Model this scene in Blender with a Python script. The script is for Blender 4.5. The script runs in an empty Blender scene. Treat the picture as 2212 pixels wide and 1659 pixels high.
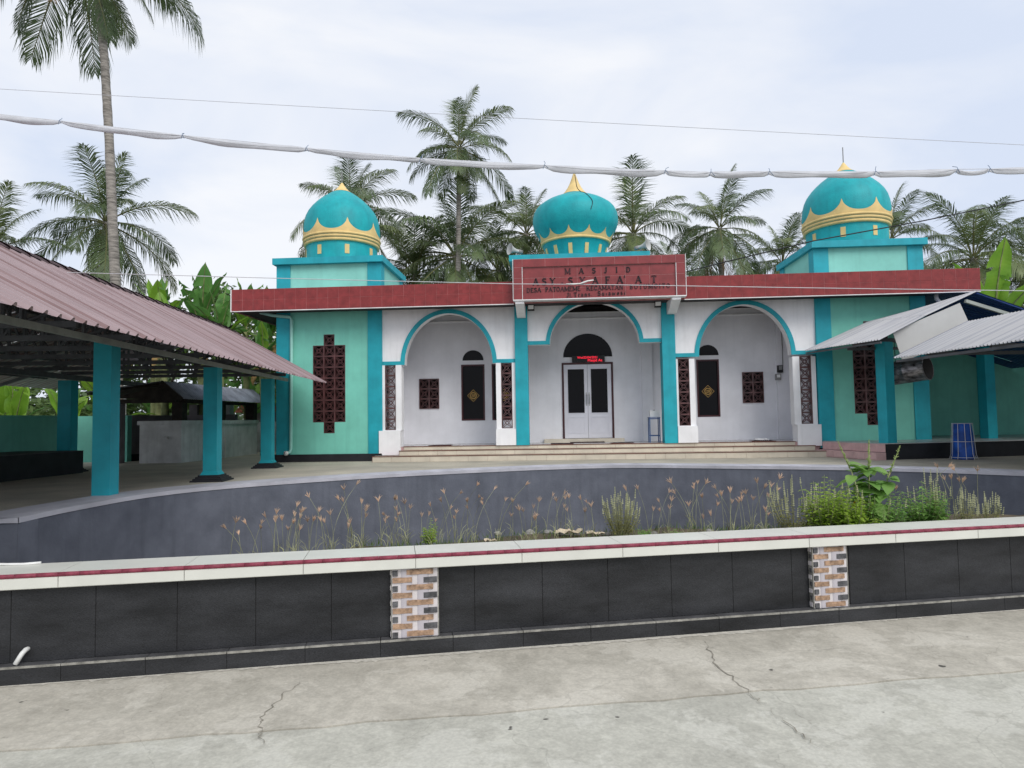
import bpy, math, random
from mathutils import Vector, Matrix
from math import sin, cos, pi, radians, sqrt, atan2
rnd = random.Random(7)
S = bpy.context.scene
# ------------------------------------------------------------------ camera
cd = bpy.data.cameras.new('camera'); cam = bpy.data.objects.new('camera', cd)
S.collection.objects.link(cam); S.camera = cam
cd.sensor_width = 36; cd.lens = 1450 / 2212 * 36; cd.clip_start = .05; cd.clip_end = 3000
cam.matrix_world = (Matrix.Translation((0, 0, 1.95)) @ Matrix.Rotation(radians(3.7), 4, 'Z')
                    @ Matrix.Rotation(radians(93.0), 4, 'X') @ Matrix.Rotation(radians(-.92), 4, 'Z'))
# ------------------------------------------------------------------ world: overcast sky
W = bpy.data.worlds.new('World'); S.world = W; W.use_nodes = True
nt = W.node_tree; nt.nodes.clear()
def N(t, ty, **k):
    n = t.nodes.new(ty)
    for a, b in k.items(): setattr(n, a, b)
    return n
out = N(nt, 'ShaderNodeOutputWorld'); mixs = N(nt, 'ShaderNodeMixShader')
b1 = N(nt, 'ShaderNodeBackground'); b2 = N(nt, 'ShaderNodeBackground')
sky = N(nt, 'ShaderNodeTexSky', sky_type='NISHITA', sun_disc=False)
SUN_EL, SUN_ROT = radians(42), radians(146)
sky.sun_elevation = SUN_EL; sky.sun_rotation = SUN_ROT
tc = N(nt, 'ShaderNodeTexCoord'); mp = N(nt, 'ShaderNodeMapping'); mp.inputs['Scale'].default_value = (1.6, 1.6, 4.2)
mp.inputs['Location'].default_value = (.35, .1, .2)
nz = N(nt, 'ShaderNodeTexNoise'); nz.inputs['Scale'].default_value = 1.3; nz.inputs['Detail'].default_value = 6
nz.inputs['Roughness'].default_value = .52; nz.inputs['Distortion'].default_value = .5
rp = N(nt, 'ShaderNodeValToRGB')
rp.color_ramp.elements[0].position = .36; rp.color_ramp.elements[0].color = (.555, .615, .735, 1)
rp.color_ramp.elements[1].position = .62; rp.color_ramp.elements[1].color = (.735, .75, .785, 1)
L = nt.links.new
L(tc.outputs['Generated'], mp.inputs['Vector']); L(mp.outputs[0], nz.inputs['Vector']); L(nz.outputs['Fac'], rp.inputs[0])
L(sky.outputs[0], b1.inputs[0]); b1.inputs[1].default_value = .08
L(rp.outputs[0], b2.inputs[0]); b2.inputs[1].default_value = 1.0
mixs.inputs[0].default_value = .93
L(b1.outputs[0], mixs.inputs[1]); L(b2.outputs[0], mixs.inputs[2]); L(mixs.outputs[0], out.inputs[0])
# ------------------------------------------------------------------ sun (veiled)
sd = bpy.data.lights.new('sun', 'SUN'); sd.energy = 1.5; sd.angle = radians(35); sd.color = (1, .96, .9)
so = bpy.data.objects.new('sun', sd); S.collection.objects.link(so)
sdir = Vector((sin(SUN_ROT) * cos(SUN_EL), cos(SUN_ROT) * cos(SUN_EL), sin(SUN_EL)))
so.rotation_euler = sdir.to_track_quat('Z', 'Y').to_euler(); so.location = (0, -5, 30)
vs = S.view_settings; vs.view_transform = 'Standard'; vs.look = 'None'; vs.gamma = 1; vs.exposure = 0.40; vs.use_curve_mapping = False
# ------------------------------------------------------------------ materials
MATS = {}
def mat(name, col, rough=.7, var=.12, scale=3., bump=.0, bscale=60., spec=.35, metal=0., col2=None, stretch=(1, 1, 1), streak=0., trans=0., fine=.0, coat=0.):
    if name in MATS: return MATS[name]
    m = bpy.data.materials.new(name); m.use_nodes = True; t = m.node_tree
    p = t.nodes['Principled BSDF']; l = t.links.new
    p.inputs['Roughness'].default_value = rough; p.inputs['Specular IOR Level'].default_value = spec
    p.inputs['Metallic'].default_value = metal
    if coat: p.inputs['Coat Weight'].default_value = coat; p.inputs['Coat Roughness'].default_value = .12
    tc = N(t, 'ShaderNodeTexCoord'); geo = N(t, 'ShaderNodeNewGeometry')
    mp = N(t, 'ShaderNodeMapping'); mp.inputs['Scale'].default_value = stretch
    l(geo.outputs['Position'], mp.inputs['Vector'])
    n = N(t, 'ShaderNodeTexNoise'); n.inputs['Scale'].default_value = scale; n.inputs['Detail'].default_value = 6; n.inputs['Roughness'].default_value = .6
    l(mp.outputs[0], n.inputs['Vector'])
    r = N(t, 'ShaderNodeValToRGB')
    c2 = col2 or tuple(max(0, x * (1 - 2.2 * var)) for x in col); c1 = col if col2 else tuple(min(1, x * (1 + var)) for x in col)
    r.color_ramp.elements[0].position = .3; r.color_ramp.elements[0].color = (*c2, 1)
    r.color_ramp.elements[1].position = .68; r.color_ramp.elements[1].color = (*c1, 1)
    l(n.outputs['Fac'], r.inputs[0]); cur = r.outputs[0]
    if streak:
        m2 = N(t, 'ShaderNodeMapping'); m2.inputs['Scale'].default_value = (6, 6, .45); l(geo.outputs['Position'], m2.inputs['Vector'])
        n2 = N(t, 'ShaderNodeTexNoise'); n2.inputs['Scale'].default_value = 1.2; n2.inputs['Detail'].default_value = 5; l(m2.outputs[0], n2.inputs['Vector'])
        r2 = N(t, 'ShaderNodeMapRange'); r2.inputs[1].default_value = .5; r2.inputs[2].default_value = .8; r2.inputs[3].default_value = 1; r2.inputs[4].default_value = 1 - streak
        l(n2.outputs['Fac'], r2.inputs[0])
        mx = N(t, 'ShaderNodeMix', data_type='RGBA', blend_type='MULTIPLY'); mx.inputs['Factor'].default_value = 1
        l(cur, mx.inputs['A']); l(r2.outputs[0], mx.inputs['B']); cur = mx.outputs['Result']
    if fine:
        n3 = N(t, 'ShaderNodeTexNoise'); n3.inputs['Scale'].default_value = bscale; n3.inputs['Detail'].default_value = 3; l(mp.outputs[0], n3.inputs['Vector'])
        r3 = N(t, 'ShaderNodeMapRange'); r3.inputs[1].default_value = .3; r3.inputs[2].default_value = .7; r3.inputs[3].default_value = 1 - fine; r3.inputs[4].default_value = 1 + fine
        l(n3.outputs['Fac'], r3.inputs[0])
        mx = N(t, 'ShaderNodeMix', data_type='RGBA', blend_type='MULTIPLY'); mx.inputs['Factor'].default_value = 1
        l(cur, mx.inputs['A']); l(r3.outputs[0], mx.inputs['B']); cur = mx.outputs['Result']
    l(cur, p.inputs['Base Color'])
    if bump:
        nb = N(t, 'ShaderNodeTexNoise'); nb.inputs['Scale'].default_value = bscale; nb.inputs['Detail'].default_value = 4; l(mp.outputs[0], nb.inputs['Vector'])
        bp = N(t, 'ShaderNodeBump'); bp.inputs['Strength'].default_value = bump; bp.inputs['Distance'].default_value = .01
        l(nb.outputs['Fac'], bp.inputs['Height']); l(bp.outputs[0], p.inputs['Normal'])
    if trans:
        tr = N(t, 'ShaderNodeBsdfTranslucent'); ms = N(t, 'ShaderNodeMixShader'); ms.inputs[0].default_value = trans
        l(cur, tr.inputs[0]); o = t.nodes['Material Output']
        l(p.outputs[0], ms.inputs[1]); l(tr.outputs[0], ms.inputs[2]); l(ms.outputs[0], o.inputs[0])
    MATS[name] = m; return m
def emis(name, col, s):
    m = bpy.data.materials.new(name); m.use_nodes = True; p = m.node_tree.nodes['Principled BSDF']
    p.inputs['Base Color'].default_value = (*col, 1); p.inputs['Emission Color'].default_value = (*col, 1); p.inputs['Emission Strength'].default_value = s
    return m
M_teal = mat('teal_paint', (.018, .37, .45), .55, .08, 2.5, .15, 90, streak=.12)
M_dome = mat('dome_teal_paint', (.006, .40, .435), .55, .10, 2.6, .6, 30, col2=(.005, .29, .33), streak=.16)
M_green = mat('mint_plaster', (.20, .60, .49), .7, .06, 1.6, .15, 80, streak=.12)
M_mint_lit = mat('lit_mint_plaster', (.26, .65, .57), .7, .06, 1.6, .15, 80, streak=.08)  # lighter copy of the mint plaster: stronger light up high put into colour
M_white = mat('white_plaster', (.87, .87, .885), .7, .05, 1.5, .12, 80, streak=.12)
M_porch = mat('porch_grey_plaster', (.79, .79, .83), .75, .05, 1.2, .12, 80, streak=.05)
M_trim = mat('white_trim', (.78, .78, .78), .6, .05, 3)
M_red = mat('maroon_glazed_tile', (.255, .036, .036), .3, .14, 5, spec=.35, fine=.06)
M_sign = mat('sign_maroon_glazed_tile', (.255, .040, .042), .3, .12, 4, spec=.5, fine=.05)
M_fgrout = mat('rosy_grout', (.42, .17, .165), .85, .25, 3)
M_grout = mat('pale_grout', (.50, .32, .31), .85, .12, 8)
M_yellow = mat('ochre_yellow_paint', (.76, .56, .24), .6, .08, 3, .2, 60)
M_black = mat('black_plinth_paint', (.018, .019, .024), .6, .2, 3, .2, 60)
M_brown = mat('brown_glazed_block', (.105, .042, .042), .32, .25, 9, spec=.5)
M_dark = mat('painted_dark_interior', (.012, .012, .014), .8, .1, 3)  # near-black colour stands for shade behind the blocks and inside the drum
M_glass = mat('dark_tinted_glass', (.004, .004, .006), .12, .1, 3, spec=.12)
M_frame = mat('maroon_wood_frame', (.06, .012, .017), .4, .15, 6)
M_door = mat('white_door_paint', (.68, .68, .74), .4, .03, 3)
M_gold = mat('gold_film', (.62, .38, .10), .45, .1, 10)
M_chrome = mat('steel_handle', (.45, .45, .45), .3, .1, 10, metal=.9)
M_letter = mat('black_raised_letter', (.014, .008, .012), .5, .3, 14)
M_letter2 = mat('faded_raised_letter', (.065, .022, .03), .6, .3, 14)
M_grey = mat('mid_grey_plastic', (.25, .25, .25), .5, .1, 5)
M_pvc = mat('white_pvc', (.74, .74, .72), .4, .06, 6)
M_pipe = mat('mint_painted_pipe', (.30, .62, .55), .5, .05, 6)
M_concrete = mat('courtyard_concrete', (.52, .48, .39), .85, .2, .9, .3, 40, fine=.1, col2=(.33, .31, .26))
M_cope = mat('blue_grey_coping', (.50, .50, .55), .7, .12, 2, .2, 50, stretch=(1, .4, 1))
M_retain = mat('slate_wall_paint', (.145, .158, .195), .75, .3, 2.3, .35, 30, streak=.2, col2=(.095, .105, .133))
M_blacktile = mat('black_granite_tile', (.030, .031, .034), .42, .3, 2.0, .25, 120, spec=.3, stretch=(.6, .6, 2), fine=.35)
M_tilegrout = mat('dark_grout', (.012, .012, .012), .9, .1, 8)
M_cap = mat('ivory_cap_tile', (.66, .66, .60), .35, .04, 2, spec=.45)
M_bull = mat('maroon_bullnose', (.26, .045, .075), .45, .15, 30, .5, 150)
M_plinthtop = mat('grey_plinth_ledge', (.085, .085, .09), .6, .2, 6)
M_edge = mat('pale_tile_edge', (.30, .29, .26), .8, .25, 14)
M_marble = mat('cream_marble_tile', (.62, .56, .46), .35, .08, 2)
M_nose = mat('brown_step_nosing', (.16, .055, .035), .5, .15, 6)
M_pink = mat('pink_tile', (.60, .40, .39), .5, .1, 5, .3, 30)
M_floor = mat('grey_porch_tile', (.42, .42, .42), .25, .06, 3)
M_soil = mat('dry_soil', (.13, .10, .065), .95, .3, 4, .8, 20, col2=(.06, .05, .035))
M_roofp = mat('mauve_roof_sheet', (.335, .255, .265), .45, .06, 1.5, spec=.35)
def streaky(m, ax, bx, dirt_rib_shade):  # streaks up the slope: dirt plus rib shading put into the colour
    t = m.node_tree; l = t.links.new; p = t.nodes['Principled BSDF']; src = p.inputs['Base Color'].links[0].from_socket
    uvn = N(t, 'ShaderNodeUVMap'); c = N(t, 'ShaderNodeMapping'); c.inputs['Scale'].default_value = (ax, bx, 1); l(uvn.outputs[0], c.inputs['Vector'])
    n = N(t, 'ShaderNodeTexNoise'); n.inputs['Scale'].default_value = 1; n.inputs['Detail'].default_value = 1.5; l(c.outputs[0], n.inputs['Vector'])
    r = N(t, 'ShaderNodeValToRGB'); e = r.color_ramp.elements; e[0].position = .38; e[0].color = (*dirt_rib_shade, 1); e[1].position = .52; e[1].color = (1, 1, 1, 1); l(n.outputs['Fac'], r.inputs[0])
    x = N(t, 'ShaderNodeMix', data_type='RGBA', blend_type='MULTIPLY'); x.inputs['Factor'].default_value = 1; l(src, x.inputs['A']); l(r.outputs[0], x.inputs['B']); l(x.outputs['Result'], p.inputs['Base Color'])
streaky(M_roofp, 3.6, .55, (.66, .56, .54))
M_roofcap = mat('dark_ridge_cap', (.075, .04, .045), .7, .3, 12)
M_roofg = mat('zinc_roof_sheet', (.36, .365, .385), .45, .03, 1.2, metal=.2)
streaky(M_roofg, 2.4, .5, (.74, .76, .80))  # darker lines up the zinc stand in for shading of the corrugation
M_blue = mat('blue_roof_sheet', (.015, .05, .20), .5, .1, 3)
M_steel = mat('grey_green_steel', (.34, .37, .34), .6, .12, 4)
M_darksteel = mat('dark_steel', (.10, .105, .115), .6, .15, 4)
M_board = mat('white_fibre_board', (.52, .52, .51), .8, .04, 2)
M_galv = mat('tarnished_galvanised', (.30, .29, .30), .42, .5, 6, metal=.85, stretch=(1, 1, 3))
M_tarp = mat('blue_tarp', (.012, .085, .42), .45, .25, 5, .6, 14)
M_wire = mat('pale_wire', (.60, .60, .62), .5, .05, 5)
M_blackwire = mat('black_cable', (.02, .02, .022), .6, .05, 5)
M_bluetie = mat('blue_tie_cord', (.10, .16, .26), .7, .05, 5)
M_trunk = mat('palm_bark', (.30, .275, .245), .9, .3, 3, .6, 25, stretch=(1, 1, 6))
M_nut = mat('coconut_husk', (.26, .25, .07), .6, .3, 3)
M_wood = mat('dark_wood', (.035, .028, .024), .8, .3, 5)
M_shedwall = mat('grey_shed_plaster', (.72, .73, .75), .85, .12, 2, .3, 40, streak=.2)
M_shedgrey = mat('purple_grey_plaster', (.26, .235, .255), .85, .12, 2)
M_shedroof = mat('shed_blue_grey_sheet', (.26, .29, .36), .5, .25, 2)
M_rust = mat('rusty_red_sheet', (.30, .10, .06), .8, .3, 3)
M_net = mat('white_plastic_net', (.74, .75, .78), .6, .06, 4, trans=.35)
M_bluepaint = mat('blue_painted_steel', (.03, .09, .25), .5, .1, 5)
M_mat = mat('dark_doormat', (.05, .025, .028), .95, .3, 20)
M_paper = mat('crumpled_paper', (.58, .49, .36), .9, .15, 6)
M_stone = mat('rubble_stone', (.30, .29, .27), .9, .25, 8, .5, 30)
M_bark = mat('tree_bark', (.10, .08, .06), .9, .3, 5)
def leafmat(name, a, b, trans=.25, rough=.5, scale=.7, spec=.3): return mat(name, a, rough, .2, scale, col2=b, trans=trans, spec=spec)
M_palm = leafmat('coconut_leaf', (.15, .205, .085), (.068, .108, .05), .3, .42, .9, spec=.45)
M_palmy = leafmat('young_coconut_leaf', (.20, .245, .095), (.10, .145, .06), .3, .42, .9, spec=.45)
M_rachis = mat('frond_rib', (.16, .16, .06), .6, .15, 4)
M_ban = leafmat('banana_leaf', (.15, .33, .075), (.08, .21, .05), .4, .4, 1.5)
M_bany = leafmat('bright_banana_leaf', (.26, .44, .05), (.16, .34, .035), .45, .4, 1.5)
M_bandry = leafmat('dry_banana_leaf', (.38, .24, .09), (.20, .12, .05), .2, .8, 3)
M_bstem = mat('banana_stem', (.22, .24, .10), .7, .3, 3)
M_bush = leafmat('dark_tree_leaf', (.09, .14, .055), (.045, .08, .03), .2)
M_bushl = leafmat('mid_green_tree_leaf', (.14, .22, .07), (.075, .13, .04), .3)
M_basil = leafmat('basil_leaf', (.42, .57, .09), (.28, .44, .06), .45, .5, 3)
M_basild = leafmat('dull_basil_leaf', (.36, .35, .12), (.22, .23, .07), .35, .6, 3)
M_bspike = leafmat('basil_flower_spike', (.52, .52, .32), (.36, .38, .20), .25, .7, 10)
M_ama = leafmat('amaranth_leaf', (.30, .48, .13), (.18, .36, .09), .45, .45, 4)
M_amay = leafmat('yellowed_leaf', (.50, .33, .03), (.40, .26, .03), .35, .5, 4)
M_amas = leafmat('amaranth_spike', (.42, .50, .20), (.30, .40, .14), .3, .8, 20)
M_gstem = mat('grass_stem', (.36, .37, .20), .7, .3, 6)
M_ghead = mat('grass_seed_head', (.72, .54, .40), .8, .25, 6, trans=.3)
M_grass = leafmat('ground_grass', (.13, .20, .04), (.07, .12, .03), .3, .6, 3)
M_slab = mat('roof_slab', (.30, .30, .31), .8, .1, 2)
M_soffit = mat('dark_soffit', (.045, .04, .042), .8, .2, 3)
# ------------------------------------------------------------------ builders
COL = S.collection; ORG = {}
class MB:
    def __init__(s): s.v = []; s.f = []; s.m = []; s.uv = []
    def add(s, vs, fs, mi=0):
        b = len(s.v); s.v += [tuple(x) for x in vs]; s.f += [tuple(i + b for i in f) for f in fs]; s.m += [mi] * len(fs)
    def box(s, x0, x1, y0, y1, z0, z1, mi=0):
        s.add([(x0, y0, z0), (x1, y0, z0), (x1, y1, z0), (x0, y1, z0), (x0, y0, z1), (x1, y0, z1), (x1, y1, z1), (x0, y1, z1)],
              [(3, 2, 1, 0), (4, 5, 6, 7), (0, 1, 5, 4), (1, 2, 6, 5), (2, 3, 7, 6), (3, 0, 4, 7)], mi)
    def bar(s, a, b, w, h, up=(0, 0, 1), mi=0):
        a = Vector(a); b = Vector(b); d = (b - a).normalized(); up = Vector(up)
        sd = d.cross(up)
        if sd.length < 1e-4: sd = d.cross(Vector((1, 0, 0)))
        sd.normalize(); u = sd.cross(d)
        P = []
        for q in (a, b):
            for i, j in ((-1, -1), (1, -1), (1, 1), (-1, 1)): P.append(q + sd * (i * w / 2) + u * (j * h / 2))
        s.add(P, [(3, 2, 1, 0), (4, 5, 6, 7), (0, 1, 5, 4), (1, 2, 6, 5), (2, 3, 7, 6), (3, 0, 4, 7)], mi)
    def tube(s, pts, rad, n=8, cap=True, mi=0):
        pts = [Vector(p) for p in pts]; b = len(s.v); rs = rad if isinstance(rad, (list, tuple)) else [rad] * len(pts)
        ref = None
        for i, p in enumerate(pts):
            d = (pts[min(i + 1, len(pts) - 1)] - pts[max(i - 1, 0)]).normalized()
            if ref is None: ref = Vector((0, 0, 1)) if abs(d.z) < .9 else Vector((1, 0, 0))
            x = (ref - d * ref.dot(d)).normalized(); ref = x; y = d.cross(x)
            for k in range(n):
                a = 2 * pi * k / n; s.v.append(tuple(p + (x * cos(a) + y * sin(a)) * rs[i]))
        for i in range(len(pts) - 1):
            for k in range(n):
                a = b + i * n + k; c = b + i * n + (k + 1) % n; s.f.append((a, c, c + n, a + n)); s.m.append(mi)
        if cap:
            s.f.append(tuple(b + k for k in range(n))[::-1]); s.f.append(tuple(b + (len(pts) - 1) * n + k for k in range(n))); s.m += [mi, mi]
    def lathe(s, prof, c=(0, 0), n=48, mi=0):
        b = len(s.v)
        for r, z in prof:
            for k in range(n):
                a = 2 * pi * k / n; s.v.append((c[0] + r * cos(a), c[1] + r * sin(a), z))
        for i in range(len(prof) - 1):
            for k in range(n):
                a = b + i * n + k; e = b + i * n + (k + 1) % n; s.f.append((a, e, e + n, a + n)); s.m.append(mi)
    def prism(s, poly, y0, y1, mi=0):   # polygon in XZ, extruded along Y
        n = len(poly); P = [(x, y0, z) for x, z in poly] + [(x, y1, z) for x, z in poly]
        s.add(P, [tuple(range(n)), tuple(range(2 * n - 1, n - 1, -1))] + [(i, i + n, (i + 1) % n + n, (i + 1) % n) for i in range(n)], mi)
    def hull2(s, bot, top, mi=0):       # quads between two same-length rings
        n = len(bot); s.add(list(bot) + list(top), [tuple(range(n))[::-1], tuple(range(n, 2 * n))] + [(i, (i + 1) % n, (i + 1) % n + n, i + n) for i in range(n)], mi)
    def panel(s, x0, x1, z0, z1, y0, y1, holes=(), mi=0):   # wall in XZ with rectangular holes
        xs = sorted({x0, x1, *[h[0] for h in holes], *[h[1] for h in holes]}); zs = sorted({z0, z1, *[h[2] for h in holes], *[h[3] for h in holes]})
        xs = [x for x in xs if x0 <= x <= x1]; zs = [z for z in zs if z0 <= z <= z1]
        def solid(i, j):
            if i < 0 or j < 0 or i >= len(xs) - 1 or j >= len(zs) - 1: return False
            cx = (xs[i] + xs[i + 1]) / 2; cz = (zs[j] + zs[j + 1]) / 2
            return not any(h[0] < cx < h[1] and h[2] < cz < h[3] for h in holes)
        for i in range(len(xs) - 1):
            for j in range(len(zs) - 1):
                if not solid(i, j): continue
                a, b, c, d = xs[i], xs[i + 1], zs[j], zs[j + 1]
                s.add([(a, y0, c), (b, y0, c), (b, y0, d), (a, y0, d)], [(0, 1, 2, 3)], mi)
                s.add([(a, y1, c), (b, y1, c), (b, y1, d), (a, y1, d)], [(3, 2, 1, 0)], mi)
                if not solid(i - 1, j): s.add([(a, y0, c), (a, y0, d), (a, y1, d), (a, y1, c)], [(0, 1, 2, 3)], mi)
                if not solid(i + 1, j): s.add([(b, y0, c), (b, y1, c), (b, y1, d), (b, y0, d)], [(0, 1, 2, 3)], mi)
                if not solid(i, j - 1): s.add([(a, y0, c), (a, y1, c), (b, y1, c), (b, y0, c)], [(0, 1, 2, 3)], mi)
                if not solid(i, j + 1): s.add([(a, y0, d), (b, y0, d), (b, y1, d), (a, y1, d)], [(0, 1, 2, 3)], mi)
def mesh(name, mb, mats, smooth=False, shift=None):
    me = bpy.data.meshes.new(name); o = Vector(shift or (0, 0, 0))
    me.from_pydata([tuple(Vector(v) - o) for v in mb.v], [], mb.f)
    for m in (mats if isinstance(mats, (list, tuple)) else [mats]): me.materials.append(m)
    if any(mb.m): me.polygons.foreach_set('material_index', mb.m)
    if smooth: me.polygons.foreach_set('use_smooth', [True] * len(me.polygons))
    me.update(); return me
def tag(o, label=None, cat=None, group=None, kind=None):
    if label: o['label'] = label
    if cat: o['category'] = cat
    if group: o['group'] = group
    if kind: o['kind'] = kind
    return o
def thing(name, label, cat, loc=(0, 0, 0), group=None):
    o = bpy.data.objects.new(name, None); COL.objects.link(o); o.location = loc; o.empty_display_size = .3
    ORG[o.name] = Vector(loc); return tag(o, label, cat, group)
def obj(name, mb, mats, parent=None, smooth=False):
    xs = [v[0] for v in mb.v]; ys = [v[1] for v in mb.v]; zs = [v[2] for v in mb.v]
    c = Vector(((min(xs) + max(xs)) / 2, (min(ys) + max(ys)) / 2, min(zs)))
    o = bpy.data.objects.new(name, mesh(name, mb, mats, smooth, c)); COL.objects.link(o)
    o.location = c - (ORG[parent.name] if parent else Vector((0, 0, 0))); o.parent = parent; ORG[o.name] = c
    return o
def inst(name, me, loc, parent=None, rotz=0., scale=None, rot=None):
    o = bpy.data.objects.new(name, me); COL.objects.link(o)
    o.location = Vector(loc) - (ORG[parent.name] if parent else Vector((0, 0, 0))); o.parent = parent
    o.rotation_euler = rot or (0, 0, rotz)
    if scale: o.scale = scale if isinstance(scale, (tuple, list)) else (scale,) * 3
    ORG[o.name] = Vector(loc); return o
def boxmesh(name, w, d, h, m, bev=.0):
    b = MB()
    if bev:
        x, y, z = w / 2, d / 2, h / 2
        r1 = [(-x, y, -z), (x, y, -z), (x, y, z), (-x, y, z)]; r2 = [(-x, -y + bev, -z), (x, -y + bev, -z), (x, -y + bev, z), (-x, -y + bev, z)]
        r3 = [(-x + bev, -y, -z + bev), (x - bev, -y, -z + bev), (x - bev, -y, z - bev), (-x + bev, -y, z - bev)]
        b.add(r1 + r2 + r3, [(0, 3, 2, 1)] + [(i, (i + 1) % 4, (i + 1) % 4 + 4, i + 4) for i in range(4)] + [(i + 4, (i + 1) % 4 + 4, (i + 1) % 4 + 8, i + 8) for i in range(4)] + [(8, 9, 10, 11)])
    else: b.box(-w / 2, w / 2, -d / 2, d / 2, -h / 2, h / 2)
    return mesh(name, b, m)
ZC = .895; ZP = 1.27
# ================================================================== SETTING: ground
b = MB(); b.add([(-400, -60, -1.2), (400, -60, -1.2), (400, 600, -1.2), (-400, 600, -1.2)], [(0, 1, 2, 3)])
tag(obj('ground', b, mat('far_ground', (.14, .15, .07), .95, .3, .3, col2=(.08, .09, .04))), kind='structure')
# road and apron: patchy worn concrete with cracks
def concrete(name, base, lo, hi, crackline=None, tint=1.):
    m = bpy.data.materials.new(name); m.use_nodes = True; t = m.node_tree; l = t.links.new; p = t.nodes['Principled BSDF']
    p.inputs['Roughness'].default_value = .85; p.inputs['Specular IOR Level'].default_value = .25
    g = N(t, 'ShaderNodeNewGeometry')
    def noise(sc, det=6, ro=.6, dist=0.):
        n = N(t, 'ShaderNodeTexNoise'); n.inputs['Scale'].default_value = sc; n.inputs['Detail'].default_value = det
        n.inputs['Roughness'].default_value = ro; n.inputs['Distortion'].default_value = dist; l(g.outputs['Position'], n.inputs['Vector']); return n.outputs['Fac']
    def ramp(f, a, b, ca, cb):
        r = N(t, 'ShaderNodeValToRGB'); r.color_ramp.elements[0].position = a; r.color_ramp.elements[0].color = (*ca, 1)
        r.color_ramp.elements[1].position = b; r.color_ramp.elements[1].color = (*cb, 1); l(f, r.inputs[0]); return r.outputs[0]
    def mix(a, b, f, mode='MIX'):
        x = N(t, 'ShaderNodeMix', data_type='RGBA', blend_type=mode)
        if isinstance(f, float): x.inputs['Factor'].default_value = f
        else: l(f, x.inputs['Factor'])
        l(a, x.inputs['A'])
        if isinstance(b, tuple): x.inputs['B'].default_value = (*b, 1)
        else: l(b, x.inputs['B'])
        return x.outputs['Result']
    c = ramp(noise(1.6, 10, .72, .6), .40, .58, lo, base); mot = ramp(noise(9, 8, .75, .4), .40, .60, (.90, .90, .90), (1.07, 1.07, 1.07)); c = mix(c, mot, 1., 'MULTIPLY')
    patch = N(t, 'ShaderNodeMapRange'); patch.inputs[1].default_value = .515; patch.inputs[2].default_value = .55; patch.inputs[4].default_value = .6; l(noise(1.0, 10, .72, .3), patch.inputs[0])
    c = mix(c, hi, patch.outputs[0])
    fine = ramp(noise(38, 4, .7), .3, .72, (.84, .84, .84), (1.09, 1.09, 1.09)); c = mix(c, fine, 1., 'MULTIPLY')
    spk = N(t, 'ShaderNodeMapRange'); spk.inputs[1].default_value = .725; spk.inputs[2].default_value = .76; l(noise(7, 2, .5), spk.inputs[0])
    c = mix(c, (.09, .085, .075), spk.outputs[0])
    # fine random cracks
    v = N(t, 'ShaderNodeTexVoronoi', feature='DISTANCE_TO_EDGE'); v.inputs['Scale'].default_value = .62
    wob = N(t, 'ShaderNodeTexNoise'); wob.inputs['Scale'].default_value = 2.2; wob.inputs['Detail'].default_value = 8; l(g.outputs['Position'], wob.inputs['Vector'])
    ad = N(t, 'ShaderNodeMix', data_type='RGBA', blend_type='ADD'); ad.inputs['Factor'].default_value = .45
    l(g.outputs['Position'], ad.inputs['A']); l(wob.outputs['Color'], ad.inputs['B']); l(ad.outputs['Result'], v.inputs['Vector'])
    ck = N(t, 'ShaderNodeMapRange'); ck.inputs[1].default_value = .0; ck.inputs[2].default_value = .004; ck.inputs[3].default_value = .22; ck.inputs[4].default_value = 0
    l(v.outputs['Distance'], ck.inputs[0]); c = mix(c, (.10, .095, .08), ck.outputs[0])
    l(c, p.inputs['Base Color'])
    bp = N(t, 'ShaderNodeBump'); bp.inputs['Strength'].default_value = .25; bp.inputs['Distance'].default_value = .006
    l(noise(45, 6, .7), bp.inputs['Height']); l(bp.outputs[0], p.inputs['Normal']); return m
M_apron = concrete('worn_apron_concrete', (.51, .48, .41), (.415, .39, .33), (.59, .56, .485))
M_road = concrete('worn_road_concrete', (.50, .49, .425), (.42, .41, .355), (.57, .56, .495))
FA = radians(13.6); FU = Vector((cos(FA), sin(FA), 0)); FN = Vector((sin(FA), -cos(FA), 0)); F0 = Vector((-2.28, 5.38, 0))
def fw(s, o, z): return F0 + FU * s + FN * o + Vector((0, 0, z))
def strip(name, edgeA, edgeB, z, th, m):   # slab between two polylines of equal length
    b = MB(); n = len(edgeA)
    for i in range(n - 1):
        a0, a1, c0, c1 = edgeA[i], edgeA[i + 1], edgeB[i], edgeB[i + 1]
        b.add([(*a0, z), (*a1, z), (*c1, z), (*c0, z), (*a0, z - th), (*a1, z - th), (*c1, z - th), (*c0, z - th)],
              [(0, 1, 2, 3), (7, 6, 5, 4), (0, 4, 5, 1), (3, 2, 6, 7)])
    return obj(name, b, m)
ss = [-40 + i * .25 for i in range(321)]
jl = [(F0 + FU * s + FN * (1.17 + .17 * max(-1, min(1, s / 6)) + .012 * sin(s * 5.1) + .010 * sin(s * 13.7 + 1)) ).to_2d() for s in ss]
wl = [fw(s, -.3, 0).to_2d() for s in ss]
tag(strip('pavement_apron', [tuple(p) for p in jl], [tuple(p) for p in wl], 0, .3, M_apron), kind='structure')
far = [fw(s, 30, 0).to_2d() for s in ss]; jl2 = [tuple(Vector(p) + FN.to_2d() * .012) for p in jl]
tag(strip('road', [tuple(p) for p in far], jl2, -.006, .3, M_road), kind='structure')
b = MB(); b.box(-60, 60, -30, 8, -.42, -.32); tag(obj('road_subsoil', b, M_soil), kind='structure')
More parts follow.
